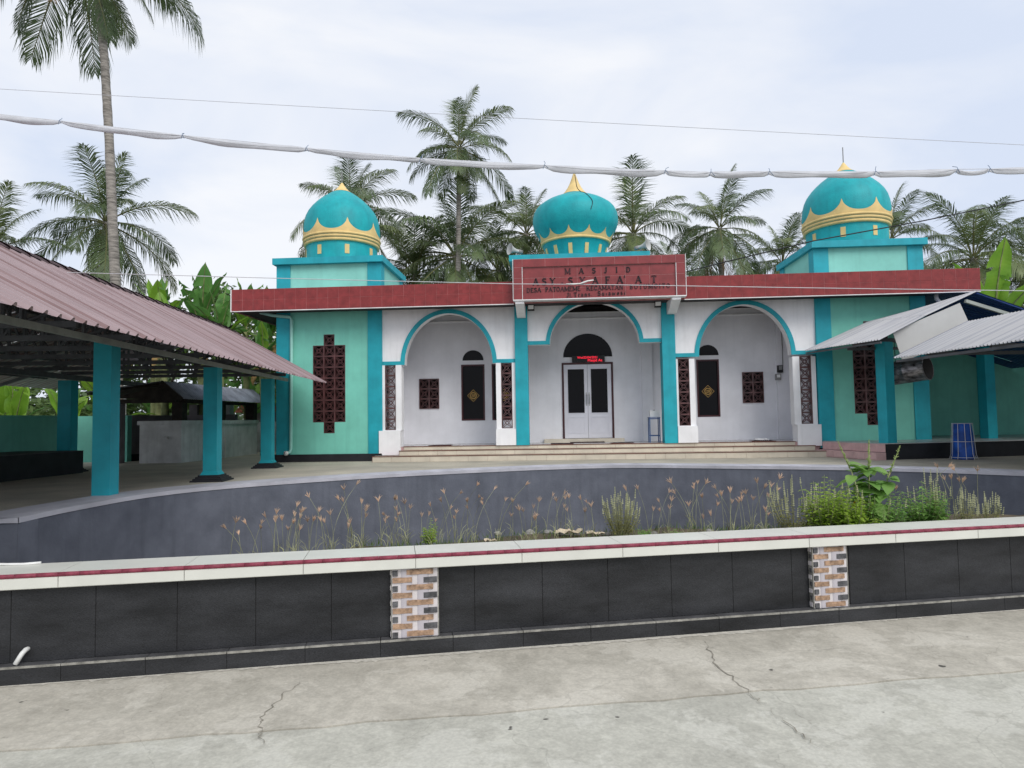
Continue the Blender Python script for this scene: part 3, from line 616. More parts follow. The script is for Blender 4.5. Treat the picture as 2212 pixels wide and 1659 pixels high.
# ---- lettering (serif strokes)
def arc(cx, cz, rx, rz, a0, a1, n=9): return [(cx + rx * cos(radians(a0 + (a1 - a0) * i / n)), cz + rz * sin(radians(a0 + (a1 - a0) * i / n))) for i in range(n + 1)]
T, H, F_ = .17, .09, .06
def ser(x, z, w=.15): return ([(x - w, z), (x + w, z)], F_)
e0, e1 = .03, .97
GL = {
 'M': (1.0, [([(.12, 0), (.12, 1)], H), ([(.12, 1), (.5, .12)], T), ([(.5, .12), (.88, 1)], H), ([(.88, 1), (.88, 0)], T), ser(.12, e0, .12), ser(.88, e0, .14), ser(.08, e1, .1), ser(.92, e1, .1)]),
 'A': (.9, [([(.1, 0), (.45, 1)], H), ([(.45, 1), (.8, 0)], T), ([(.22, .33), (.68, .33)], F_), ser(.1, e0, .12), ser(.8, e0, .13)]),
 'S': (.66, [(arc(.33, .73, .24, .21, 30, 270) + arc(.33, .29, .26, .23, 90, -150), .14), ([(.58, .78), (.58, .98)], F_), ([(.08, .02), (.08, .22)], F_)]),
 'J': (.6, [([(.4, 1), (.4, .25)], T), (arc(.24, .22, .16, .2, 0, -170), .1), ser(.4, e1, .17)]),
 'I': (.4, [([(.2, 0), (.2, 1)], T), ser(.2, e0), ser(.2, e1)]),
 'D': (.84, [([(.18, 0), (.18, 1)], T), (arc(.3, .5, .42, .46, 85, -85, 12), .13), ([(.05, e0), (.36, e0)], F_), ([(.05, e1), (.36, e1)], F_)]),
 'Y': (.84, [([(.1, 1), (.42, .48)], T), ([(.74, 1), (.42, .48)], H), ([(.42, .48), (.42, 0)], T), ser(.1, e1, .12), ser(.74, e1, .12), ser(.42, e0)]),
 'F': (.68, [([(.18, 0), (.18, 1)], T), ([(.04, e1), (.62, e1)], .08), ([(.18, .52), (.48, .52)], .08), ser(.18, e0), ([(.61, .8), (.61, 1)], F_), ([(.48, .42), (.48, .62)], F_)]),
 'T': (.74, [([(.37, 0), (.37, 1)], T), ([(.06, e1), (.68, e1)], .08), ([(.07, .78), (.07, 1)], F_), ([(.67, .78), (.67, 1)], F_), ser(.37, e0)]),
 'E': (.72, [([(.18, 0), (.18, 1)], T), ([(.04, e1), (.62, e1)], .08), ([(.18, .52), (.48, .52)], .08), ([(.04, e0), (.64, e0)], .08), ([(.61, .8), (.61, 1)], F_), ([(.64, 0), (.64, .22)], F_)]),
 'P': (.7, [([(.18, 0), (.18, 1)], T), (arc(.3, .73, .3, .24, 90, -90), .11), ser(.18, e0), ([(.04, e1), (.32, e1)], F_), ([(.18, .49), (.3, .49)], F_)]),
 'O': (.82, [(arc(.41, .5, .32, .45, 0, 360, 18), .13)]),
 'K': (.86, [([(.18, 0), (.18, 1)], T), ([(.72, 1), (.22, .42)], H), ([(.36, .58), (.76, 0)], T), ser(.18, e0, .13), ser(.18, e1, .13), ser(.74, e0, .1), ser(.7, e1, .1)]),
 'C': (.78, [(arc(.42, .5, .32, .45, 40, 320, 14), .13), ([(.7, .7), (.7, 1)], F_)]),
 'N': (.88, [([(.16, 0), (.16, 1)], H), ([(.16, 1), (.74, 0)], T), ([(.74, 0), (.74, 1)], H), ser(.16, e0, .12), ser(.74, e1, .12), ser(.1, e1, .08)]),
 'B': (.74, [([(.18, 0), (.18, 1)], T), (arc(.3, .74, .28, .23, 90, -90), .11), (arc(.3, .27, .33, .24, 90, -90), .12), ([(.04, e1), (.32, e1)], F_), ([(.04, e0), (.32, e0)], F_)]),
 'U': (.84, [([(.18, 1), (.18, .34)], T), (arc(.43, .32, .25, .28, 180, 360), .11), ([(.68, .32), (.68, 1)], H), ser(.18, e1, .13), ser(.68, e1, .12)]),
 '-': (.34, [([(.02, .28), (.3, .28)], .08)]), "'": (.2, [([(.12, 1), (.08, .72)], .11)]), '.': (.26, [([(.08, .05), (.2, .05)], .11)]), ' ': (.45, []),
 'l': (.34, [([(.17, 0), (.17, .95)], .14), ser(.17, e0, .12)]), 'v': (.34, [([(.17, 0), (.17, .5)], .12)]),
 'r': (.46, [([(.16, 0), (.16, .62)], .14), (arc(.3, .45, .14, .16, 160, 40), .1), ser(.16, e0, .12)]),
 'a': (.56, [(arc(.24, .46, .18, .16, 150, 0), .1), ([(.42, .46), (.42, .04)], .13), (arc(.25, .18, .17, .15, 70, 350), .1)]),
 'n': (.62, [([(.16, 0), (.16, .62)], .14), (arc(.31, .44, .15, .16, 170, 0), .1), ([(.46, .44), (.46, 0)], .14), ser(.16, e0, .1), ser(.46, e0, .1)]),
 's': (.48, [(arc(.24, .47, .15, .14, 30, 270) + arc(.24, .18, .17, .15, 90, -150), .11)]),
 'u': (.62, [([(.16, .62), (.16, .2)], .14), (arc(.31, .19, .15, .16, 180, 360), .1), ([(.46, 0), (.46, .62)], .14)]),
 'w': (.82, [([(.06, .62), (.22, 0)], .12), ([(.22, 0), (.4, .55)], .08), ([(.4, .55), (.56, 0)], .12), ([(.56, 0), (.74, .62)], .08)]),
 'e': (.56, [(arc(.28, .31, .21, .27, 0, 310, 12), .11), ([(.1, .32), (.48, .32)], .07)]),
 'i': (.32, [([(.16, 0), (.16, .6)], .13), ([(.11, .85), (.21, .85)], .12)]),
}
def write(txt, x0, x1, z0, z1, h0, h1, y, parent, faded=(), gap=None):
    # characters spread evenly over [x0,x1]; baseline runs from z0 to z1
    tot = sum(GL[c][0] for c in txt); hh = (h0 + h1) / 2
    g = ((x1 - x0) - tot * hh) / max(1, len(txt) - 1); x = x0
    for i, c in enumerate(txt):
        w, st = GL[c]; t = (x - x0) / (x1 - x0); zb = z0 + (z1 - z0) * t; h = h0 + (h1 - h0) * t
        if st:
            b = MB()
            for pts, th in st:
                for (ax, az), (bx, bz) in zip(pts[:-1], pts[1:]):
                    b.bar((x + ax * h, y, zb + az * h), (x + bx * h, y, zb + bz * h), .022, th * h * (1.2 if h > .13 else .95), (-(bz - az), 0, bx - ax))
            obj('letter', b, M_letter2 if i in faded else M_letter, parent)
        x += w * h + g
yl = YS + .039
write('MASJID', .29, 1.93, 5.572, 5.575, .145, .135, yl, sign, {0})
write('ASY', -.52, .05, 5.318, 5.318, .17, .17, yl, sign); write('-', .20, .27, 5.315, 5.315, .15, .15, yl, sign, {0})
write('SYAFA', .37, 1.74, 5.312, 5.302, .178, .178, yl, sign, {1}); write("'", 1.76, 1.80, 5.305, 5.305, .19, .19, yl, sign)
write('A', 2.04, 2.20, 5.298, 5.298, .178, .178, yl, sign); write('T', 2.44, 2.58, 5.295, 5.295, .178, .178, yl, sign, {0})
write('DESA', -.68, -.31, 5.135, 5.138, .115, .115, yl, sign, {0}); write('PATOAMEME', -.21, .68, 5.14, 5.145, .115, .115, yl, sign, {1, 4, 6, 8})
write('KECAMATAN', .82, 1.74, 5.145, 5.15, .115, .115, yl, sign, {3, 5, 6, 7, 8}); write('BOTUMOITO', 1.90, 2.90, 5.15, 5.155, .115, .115, yl, sign, set(range(9)))
write('Jl.', .32, .47, 4.985, 4.987, .115, .115, yl, sign, {1}); write('Trans.', .50, .97, 4.988, 5.002, .115, .115, yl, sign); write('Suvawesv', 1.10, 1.79, 5.005, 5.012, .115, .115, yl, sign)
# ---- porch arcade
def spandrel(x0, x1, cx, a, bh, zs, ztop, y0, y1, n=28):
    b = MB(); P = [(cx - a * cos(pi * i / n), zs + bh * sin(pi * i / n)) for i in range(n + 1)]
    def quad(p, q):
        b.add([(p[0], y0, p[1]), (q[0], y0, q[1]), (q[0], y0, ztop), (p[0], y0, ztop)], [(0, 1, 2, 3)])
        b.add([(p[0], y1, p[1]), (q[0], y1, q[1]), (q[0], y1, ztop), (p[0], y1, ztop)], [(3, 2, 1, 0)])
        b.add([(p[0], y0, p[1]), (q[0], y0, q[1]), (q[0], y1, q[1]), (p[0], y1, p[1])], [(3, 2, 1, 0)])
    for i in range(n): quad(P[i], P[i + 1])
    quad((x0, zs), P[0]); quad(P[-1], (x1, zs))
    for x in (x0, x1): b.add([(x, y0, zs), (x, y1, zs), (x, y1, ztop), (x, y0, ztop)], [(0, 1, 2, 3)])
    mpart('arcade_wall', b, M_white)
def archband(x0, x1, cx, ai, bi, ao, bo, zs, y0, y1, lip=.10, n=32):
    b = MB(); I = [(cx - ai * cos(pi * i / n), zs + bi * sin(pi * i / n)) for i in range(n + 1)]; O = [(cx - ao * cos(pi * i / n), zs + bo * sin(pi * i / n)) for i in range(n + 1)]
    for i in range(n):
        q = [I[i], O[i], O[i + 1], I[i + 1]]
        b.add([(x, y0, z) for x, z in q] + [(x, y1, z) for x, z in q], [(3, 2, 1, 0), (0, 1, 5, 4)[::-1], (1, 2, 6, 5), (3, 0, 4, 7)])
    b.box(x0, cx - ao + .004, y0 + .001, y1, zs - .0, zs + lip); b.box(cx + ao - .004, x1, y0 + .001, y1, zs - .0, zs + lip)
    mpart('arch_band', b, M_teal)
spandrel(-4.66, -1.05, -2.84, 1.18, 1.36, 3.45, 5.0, YW, YW + .25); archband(-4.66, -1.05, -2.84, 1.186, 1.366, 1.30, 1.475, 3.45, YW - .028, YW - .0006)
spandrel(-.71, 2.80, 1.05, 1.17, 1.10, 3.91, 5.1, YW, YW + .25); archband(-.71, 2.80, 1.05, 1.176, 1.106, 1.285, 1.21, 3.91, YW - .028, YW - .0006)
spandrel(3.14, 6.74, 4.93, 1.17, 1.34, 3.50, 5.0, YW, YW + .25); archband(3.14, 6.74, 4.93, 1.176, 1.346, 1.29, 1.455, 3.50, YW - .028, YW - .0006)
b = MB(); b.box(-4.66, 6.74, YW + .02, YW + .24, 5.0, 5.25); mpart('arcade_beam', b, M_white)
for x0, x1 in ((-1.05, -.71), (2.80, 3.14)):
    b = MB(); b.box(x0, x1, YT - .05, YW + .30, ZP - .005, 4.93); mpart('arcade_pillar', b, M_teal)
strip6 = [(0, j) for j in range(6)]
for x0, x1, sx, zb, bx0, bx1, nm in ((-4.65, -4.11, -4.415, 1.05, -4.71, -4.13, 'leftmost'), (-1.57, -1.055, -1.29, ZP, -1.58, -1.055, 'left of the central arch'), (3.145, 3.63, 3.345, ZP, 3.145, 3.65, 'right of the central arch'), (6.12, 6.70, 6.44, ZP - .12, 6.16, 6.75, 'rightmost')):
    cz = 1.71 + .146; hs = [(sx - .146, sx + .146, cz - .146, cz + 5.5 * .292)]
    b = MB(); b.panel(x0, x1, 1.695, 3.449, YW - .03, YW + .24, hs); mpart('porch_pier', b, M_white)
    b = MB(); b.box(bx0, bx1, YW - .12, YW + .28, zb, 1.694); mpart('pier_base', b, M_white)
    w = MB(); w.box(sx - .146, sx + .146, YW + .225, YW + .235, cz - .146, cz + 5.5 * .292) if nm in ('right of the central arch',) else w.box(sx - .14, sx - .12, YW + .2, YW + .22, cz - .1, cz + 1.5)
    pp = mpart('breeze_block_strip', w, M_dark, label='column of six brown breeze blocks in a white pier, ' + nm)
    for j in range(6): inst('breeze_block', BLK, (sx, YW + .03, cz + j * .292), pp, scale=.292 / BW)
# ---- steps and porch floor
b = MB(); b.box(-4.75, 6.72, 17.115, 17.7, ZC - .1, 1.035); b.box(-4.12, 6.50, 17.415, 17.72, 1.035, 1.158); b.box(-4.66, 6.74, 17.70, YB + .1, ZC - .1, ZP - .012); steps = mpart('step', b, M_grout)
def riser(xa, xb, z0, z1, y, w):
    n = round((xb - xa) / w); w = (xb - xa) / n; me = boxmesh('riser_tile', w - .005, .014, z1 - z0 - .004, M_marble, .002); 
    for k in range(n): inst('riser_tile', me, (xa + w * (k + .5), y + .005, (z0 + z1) / 2), steps)
riser(-4.74, 6.70, ZC, 1.033, 17.105, .5); riser(-4.11, 6.49, 1.05, 1.156, 17.405, .5); riser(-4.05, 6.10, 1.172, ZP - .012, 17.69, .5)
def tread(xa, xb, ya, yb_, z, w=.5):
    n = round((xb - xa) / w); w = (xb - xa) / n; me = boxmesh('tread_tile', w - .005, yb_ - ya, .012, M_marble)
    for k in range(n): inst('tread_tile', me, (xa + w * (k + .5), (ya + yb_) / 2, z + .006), steps)
tread(-4.74, 6.70, 17.125, 17.40, 1.035); tread(-4.11, 6.49, 17.425, 17.68, 1.158)
b = MB(); b.box(-4.75, 6.71, 17.09, 17.122, 1.034, 1.052); b.box(-4.12, 6.5, 17.39, 17.422, 1.157, 1.175); b.box(-4.06, 6.11, 17.675, 17.705, ZP - .013, ZP + .004); obj('nosing', b, M_nose, steps)
b = MB(); b.box(-4.66, 6.74, 17.706, YB, ZP - .012, ZP); mpart('porch_floor', b, M_floor)
# ---- porch back wall with openings
op_door = (.19, 1.65, ZP + .10, 3.54); wl_ = (-2.72, -2.04, 1.93, 3.55); wl2 = (-1.83, -1.15, 1.93, 3.55); wr = (4.0, 4.63, 1.93, 3.55); wr2 = (3.12, 3.75, 1.93, 3.55)
bl = (-3.95, -3.37, 2.29, 3.16); br = (5.26, 5.84, 2.30, 3.17)
b = MB(); b.panel(-4.66, 6.74, ZP, 4.95, YB, YB + .2, [op_door, wl_, wl2, wr, wr2, bl, br]); mpart('porch_back_wall', b, M_porch)
b = MB(); b.box(-4.66, 6.74, YB - .03, YB - .0005, 4.80, 4.83); b.box(-4.66, 6.74, YB + .0, YB + .2, 4.951, 5.0); mpart('wall_ledge', b, M_white)
b = MB(); b.box(-4.66, 6.74, YB + .25, YB + .3, ZP, 5.2); b.box(-4.66, 6.74, YW + .25, YB + .3, 5.2, 5.245); mpart('dark_hall', b, M_soffit)  # near-black sheets stand in for the unlit hall and roof void
for q in ((6.60, 6.758, YW + .26, YB, ZP, 5.1), (-4.655, -4.52, YW + .26, YB, ZP, 5.1)): b = MB(); b.box(*q); mpart('porch_side_wall', b, M_porch)
for q in ((6.2, 6.598, YB - .12, YB - .001, ZP, 4.79), (2.45, 2.75, YB - .1, YB - .001, ZP, 4.79)): b = MB(); b.box(*q); mpart('porch_pilaster', b, M_porch)
def semi(name, cx, r, z0, zt, m, y, parent=None, th=.03):
    b = MB(); n = 20; P = [(cx - r * cos(pi * i / n), z0 + (zt - z0) * sin(pi * i / n)) for i in range(n + 1)]; b.prism(P[::-1], y, y + th); return obj(name, b, m, parent or MQ)
def frame(x0, x1, z0, z1, w, y0, y1, m, parent, name='frame', bottom=True):
    b = MB(); b.box(x0, x0 + w, y0, y1, z0, z1); b.box(x1 - w, x1, y0, y1, z0, z1); b.box(x0 + w, x1 - w, y0, y1, z1 - w, z1)
    if bottom: b.box(x0 + w, x1 - w, y0, y1, z0, z0 + w)
    return obj(name, b, m, parent)
def emblem(cx, cz, r, y, parent, seed):
    b = MB(); P = [(0, r), (r, 0), (0, -r), (-r, 0)]
    for i in range(4): b.bar((cx + P[i][0], y, cz + P[i][1]), (cx + P[(i + 1) % 4][0], y, cz + P[(i + 1) % 4][1]), .006, .009, (P[i][0] + P[(i + 1) % 4][0], 0, P[i][1] + P[(i + 1) % 4][1]))
    n = 20
    for i in range(n):
        a, c = 2 * pi * i / n, 2 * pi * (i + 1) / n; q = r * .52
        b.bar((cx + q * cos(a), y, cz + q * sin(a)), (cx + q * cos(c), y, cz + q * sin(c)), .006, .018, (cos(a), 0, sin(a)))
    g = random.Random(seed)
    for pts in ([(-.3, -.12), (-.2, -.22), (.0, -.22), (.1, -.1), (.12, .3)], [(.25, .26), (.25, -.15), (.32, -.2)], [(-.12, .26), (-.1, -.02), (-.22, .05)], [(-.3, .15), (-.25, .2)]):
        for (ax, az), (bx, bz) in zip(pts[:-1], pts[1:]): b.bar((cx + ax * r, y, cz + az * r), (cx + bx * r, y, cz + bz * r), .006, .013, (-(bz - az), 0, bx - ax))
    obj('emblem', b, M_gold, parent)
def window(w, emb, nm):
    x0, x1, z0, z1 = w; b = MB(); b.box(x0 + .03, x1 - .03, YB + .05, YB + .07, z0 + .03, z1 - .03); g = mpart('window', b, M_glass, label=nm)
    frame(x0, x1, z0, z1, .045, YB - .012, YB + .10, M_frame, g)
    if emb: emblem((x0 + x1) / 2 + (.0), z0 + .72, .17, YB + .045, g, 1)
    s = semi('fanlight', (x0 + x1) / 2 + .01, .305, 3.67, 3.965, M_glass, YB - .012, g)
    return g
window(wl_, True, 'dark window with gold emblem left of the door'); window(wl2, True, 'dark window with gold emblem half hidden by a pier'); window(wr, True, 'dark window with gold emblem right of the door'); window(wr2, False, 'dark window behind the right pier')
for w, nm in ((bl, 'left'), (br, 'right')):
    blocks('breeze_block_panel', [(i, j) for i in (0, 1) for j in range(3)], w[0] + .145, w[2] + .145, YB - .03, 'small panel of six brown breeze blocks, %s porch wall' % nm, .29)
# door
x0, x1, z0, z1 = op_door; b = MB(); b.box(-.34, 1.9, YB - .32, YB - .002, ZP, ZP + .10); mpart('door_sill', b, M_marble)
fr = MB(); fr.box(x0, x0 + .05, YB - .03, YB + .12, z0, z1); fr.box(x1 - .05, x1, YB - .03, YB + .12, z0, z1); fr.box(x0 + .05, x1 - .05, YB - .03, YB + .12, z1 - .05, z1); mpart('door_frame', fr, M_frame)
xm = (x0 + x1) / 2
for a, c, sg in ((x0 + .055, xm - .004, 1), (xm + .004, x1 - .055, -1)):
    gl = (a + .105, c - .085, z0 + .72, z1 - .18) if sg > 0 else (a + .085, c - .105, z0 + .72, z1 - .18)
    b = MB(); b.panel(a, c, z0 + .01, z1 - .055, YB + .0, YB + .045, [gl]); d = mpart('door_leaf', b, M_door)
    b = MB(); b.box(gl[0], gl[1], YB + .02, YB + .03, gl[2], gl[3]); obj('pane', b, M_glass, d)
    frame(gl[0] - .012, gl[1] + .012, gl[2] - .012, gl[3] + .012, .02, YB - .012, YB - .0005, M_door, d, 'glazing_bead')
    frame(a + .09, c - .09, z0 + .15, z0 + .62, .022, YB - .010, YB - .0005, M_door, d, 'panel_moulding')
    hx = (c - .035) if sg > 0 else (a + .035)
    b = MB(); b.tube([(hx, YB - .005, z0 + .98), (hx, YB - .05, z0 + 1.0), (hx, YB - .055, z0 + 1.12), (hx, YB - .05, z0 + 1.24), (hx, YB - .005, z0 + 1.26)], .011, 6); b.box(hx - .018, hx + .018, YB - .012, YB - .001, z0 + .93, z0 + 1.02); b.box(hx - .018, hx + .018, YB - .012, YB - .001, z0 + 1.22, z0 + 1.31); obj('handle', b, M_chrome, d)
semi('fanlight', .94, .70, 3.70, 4.37, M_glass, YB - .014)
# ---- hall block behind the towers (hardly seen)
b = MB(); b.box(-4.6, 6.7, 20.3, 30, ZC, 5.2); b.box(-8.4, -4.6, 20.3, 30, ZC, 4.9); b.box(6.7, 10.4, 20.3, 30, ZC, 4.9); mpart('prayer_hall', b, M_green)
b = MB(); b.box(-8.6, 10.6, 20.26, 30.3, 5.21, 5.35); mpart('hall_roof', b, M_slab)
b = MB(); b.lathe([(.22, 5.3), (.2, 5.9), (.24, 6.0), (.16, 6.15), (.05, 6.35), (.03, 6.6), (.005, 6.75)], (7.9, 23.6), 16); mpart('roof_finial', b, M_trim, None, True)
# ---- pipes on the facade
b = MB(); b.tube([(-7.95, YT - .1, 4.95), (-7.60, YT - .12, 4.86), (-7.12, YT - .10, 4.80), (-7.08, YT - .09, 4.72), (-7.10, YT - .08, 1.25), (-7.12, YT - .1, 1.16), (-7.18, YT - .22, 1.14)], .045, 10); mpart('downpipe', b, M_pipe, None, True)
b = MB(); b.tube([(-7.16, YT - .19, 1.142), (-7.19, YT - .25, 1.138)], .06, 10); mpart('pipe_mouth', b, M_pvc, None, True)
b = MB(); b.tube([(9.62, 17.45, 4.93), (9.63, 17.45, 4.80), (9.70, 17.45, 4.72), (10.2, 17.4, 4.55), (10.8, 17.4, 4.4)], .05, 10); mpart('gutter_pipe', b, M_pvc, None, True)
# ================================================================== SMALL THINGS ON AND BY THE MOSQUE
def horn(x, y, z, sgn, label):
    t = thing('loudspeaker', label, 'loudspeaker', (x, y, z), 'horn loudspeakers beside the central dome'); b = MB(); n = 20
    ax = Vector((sgn * .82, -.55, .12)).normalized(); c = Vector((x, y, z + .16))
    prof = [(.045, -.10), (.05, .0), (.075, .08), (.11, .15), (.155, .20), (.165, .21), (.155, .205), (.10, .15), (.05, .03), (.0, .02)]
    u = ax.cross(Vector((0, 0, 1))).normalized(); v = u.cross(ax)
    for r, h in prof: b.v += [tuple(c + ax * h + (u * cos(2 * pi * k / n) + v * sin(2 * pi * k / n)) * r) for k in range(n)]
    for i in range(len(prof) - 1):
        for k in range(n): b.f.append((i * n + k, i * n + (k + 1) % n, (i + 1) * n + (k + 1) % n, (i + 1) * n + k)); b.m.append(0)
    obj('horn', b, mat('horn_plastic', (.55, .56, .55), .5, .1, 6), t, True)
    b = MB(); b.tube([c - ax * .2, c - ax * .08], .06, 12); obj('driver', b, M_grey, t, True)
    b = MB(); b.box(x - .015, x + .015, y - .04, y + .04, z, z + .06); b.bar(c - ax * .02 + Vector((0, 0, -.06)), (x, y, z + .03), .02, .04); obj('bracket', b, M_grey, t)
horn(-1.03, 18.55, 6.50, -1, 'horn loudspeaker at the left end of the central dome base'); horn(2.45, 18.55, 6.50, 1, 'horn loudspeaker at the right end of the central dome base')
for x, sg, side in ((-.60, 1, 'left'), (2.69, -1, 'right')):
    t = thing('floodlight', 'small black floodlight under the %s end of the name board' % side, 'floodlight', (x, YT - .05, 4.88)); b = MB()
    b.hull2([(x - .09, 17.45, 4.80), (x + .09, 17.45, 4.80), (x + .09, 17.50, 4.78), (x - .09, 17.50, 4.78)], [(x - .09, 17.40, 4.93), (x + .09, 17.40, 4.93), (x + .09, 17.45, 4.92), (x - .09, 17.45, 4.92)]); obj('housing', b, M_blackwire, t)
    b = MB(); b.hull2([(x - .07, 17.44, 4.82), (x + .07, 17.44, 4.82), (x + .07, 17.449, 4.815), (x - .07, 17.449, 4.815)], [(x - .07, 17.398, 4.915), (x + .07, 17.398, 4.915), (x + .07, 17.42, 4.915), (x - .07, 17.42, 4.915)]); obj('lens', b, M_trim, t)
    b = MB(); b.bar((x, 17.46, 4.86), (x - sg * .12, YT - .03, 4.86), .02, .02); obj('arm', b, M_grey, t)
# LED message board
led = thing('message_board', 'small black LED message board with red letters above the door', 'LED board', (.95, YB - .09, 3.54))
b = MB(); b.box(.49, 1.42, YB - .09, YB - .032, 3.545, 3.725); obj('case', b, M_blackwire, led)
M_led = emis('red_led', (1, .02, .05), 1.0); dg = bpy.context.evaluated_depsgraph_get()
def led_text(s, x, z, size):
    cu = bpy.data.curves.new('led', 'FONT'); cu.body = s; cu.size = size; cu.extrude = .002; o = bpy.data.objects.new('led', cu); COL.objects.link(o)
    bpy.context.view_layer.update(); me = bpy.data.meshes.new_from_object(o.evaluated_get(bpy.context.evaluated_depsgraph_get())); bpy.data.objects.remove(o)
    me.materials.clear(); me.materials.append(M_led); p = inst('lettering', me, (x, YB - .093, z), led, rot=(pi / 2, 0, 0)); return p
led_text('Wed22/04/2021', .64, 3.648, .088); led_text('Masjid As', .93, 3.558, .108)
# stool with white box
t = thing('stool', 'tall narrow blue steel stool beside the right central pillar', 'stool', (2.62, 18.25, ZP))
for sx in (-1, 1):
    for sy in (-1, 1): b = MB(); b.box(2.62 + sx * .13 - .012, 2.62 + sx * .13 + .012, 18.25 + sy * .13 - .012, 18.25 + sy * .13 + .012, ZP, ZP + .66); obj('leg', b, M_bluepaint, t)
b = MB()
for z in (ZP + .17, ZP + .62):
    for s in (-1, 1): b.box(2.5, 2.74, 18.25 + s * .13 - .008, 18.25 + s * .13 + .008, z, z + .025); b.box(2.62 + s * .13 - .008, 2.62 + s * .13 + .008, 18.13, 18.37, z, z + .025)
obj('rail', b, M_bluepaint, t); b = MB(); b.box(2.47, 2.77, 18.1, 18.4, ZP + .66, ZP + .675); obj('seat', b, M_bluepaint, t)
t = thing('donation_box', 'white box standing on the blue stool', 'box', (2.63, 18.25, ZP + .675)); b = MB(); b.box(2.51, 2.75, 18.14, 18.36, ZP + .675, ZP + .83); o = obj('body', b, M_trim, t); b = MB(); b.box(2.505, 2.755, 18.135, 18.365, ZP + .831, ZP + .85); obj('lid', b, M_trim, t); b = MB(); b.box(2.61, 2.65, 18.22, 18.28, ZP + .85, ZP + .87); obj('knob', b, M_grey, t)
def mat_(x, y, z, w, d, label, rz=0.):
    b = MB(); n = 8; zz = [rnd.uniform(.0, .012) for _ in range((n + 1) * 4)]; P = []
    c, s = cos(rz), sin(rz)
    for j in range(4):
        for i in range(n + 1): u = (i / n - .5) * w; v = (j / 3 - .5) * d; P.append((x + u * c - v * s, y + u * s + v * c, z + .012 + zz[j * (n + 1) + i]))
    b.add(P, [(j * (n + 1) + i, j * (n + 1) + i + 1, (j + 1) * (n + 1) + i + 1, (j + 1) * (n + 1) + i) for j in range(3) for i in range(n)])
    Q = [(p[0], p[1], z + .001) for p in P]; b.add(P[:n + 1] + Q[:n + 1], [(i + 1, i, i + n + 1, i + n + 2) for i in range(n)])
    return tag(obj('doormat', b, M_mat), label, 'doormat')
mat_(-3.1, 17.95, ZP, .62, .40, 'dark doormat at the top step of the left arch'); mat_(.15, 17.95, ZP, .6, .38, 'dark red doormat at the left of the central steps'); mat_(1.72, 18.0, ZP, .6, .36, 'dark doormat on the right of the central arch floor', .1)
mat_(.85, 18.75, ZP, .95, .4, 'wide dark doormat in front of the white double door'); mat_(5.35, 18.0, ZP, .62, .42, 'dark doormat in the right arch with a cloth on it')
b = MB()
for k in range(7): a = rnd.uniform(0, 6); b.tube([(5.3 + .05 * k - .15, 18.0 + .05 * sin(a), ZP + .035), (5.33 + .05 * k - .15, 18.0 + .06 * cos(a), ZP + .06), (5.38 + .05 * k - .15, 17.97, ZP + .03)], .018, 5)
tag(obj('cloth', b, M_trim, None, True), 'crumpled white cloth on the right arch doormat', 'cloth')
# electricity meters
for x, z, h, lab in ((6.26, 3.13, .20, 'upper dark electricity meter box on the right porch wall'), (6.20, 2.92, .17, 'lower grey breaker box on the right porch wall')):
    t = thing('meter_box', lab, 'meter box', (x, YB - .14, z)); b = MB(); b.box(x - .07, x + .07, YB - .22, YB - .125, z, z + h); obj('case', b, M_blackwire if h > .18 else M_grey, t)
    b = MB(); b.box(x - .045, x + .045, YB - .226, YB - .221, z + .07, z + h - .02); obj('window', b, M_grey if h > .18 else M_trim, t)
b = MB(); b.tube([(6.35, YB - .14, 3.3), (6.36, YB - .14, 3.8), (6.34, YB - .14, 4.3), (6.35, YB - .14, 4.78)], .012, 6); tag(obj('conduit', b, M_grey), 'thin conduit running up from the meter boxes', 'conduit')
# ================================================================== LEFT PAVILION
PA = radians(-7); PD = Vector((sin(PA), cos(PA), 0)); PN = Vector((cos(PA), -sin(PA), 0)); PO = Vector((-6.21, 11.86, 0))
def pv(off, al, z): return PO + PN * off + PD * al + Vector((0, 0, z))
LP = thing('left_pavilion', 'open left pavilion with mauve ribbed sheet roof and teal columns', 'pavilion', tuple(pv(-2, 0, ZC)))
def sheet_mesh(e0, e1, r0, r1, nr, nb=6, h=.028, th=.004, flip=False):
    # ribbed sheet between eave edge e0-e1 and ridge edge r0-r1 (trapezoid ribs running up the slope)
    b = MB(); e0, e1, r0, r1 = map(Vector, (e0, e1, r0, r1)); nrm = (e1 - e0).cross(r0 - e0).normalized()
    if nrm.z < 0: nrm = -nrm
    prof = []
    for k in range(nr): prof += [(k, 0), (k + .40, 0), (k + .5, h), (k + .62, h), (k + .72, 0)]
    prof.append((nr, 0)); rows = 5
    for j in range(rows + 1):
        for u, z in prof:
            t = u / nr; a = e0.lerp(e1, t); c = r0.lerp(r1, t); b.v.append(tuple(a.lerp(c, j / rows) + nrm * z)); b.uv.append((u, j / rows))
    n = len(prof)
    for j in range(rows):
        for i in range(n - 1): b.f.append((j * n + i, j * n + i + 1, (j + 1) * n + i + 1, (j + 1) * n + i)); b.m.append(0)
    return b
EA0, EA1, RA0, RA1 = -8.0, 4.75, -8.0, 6.75
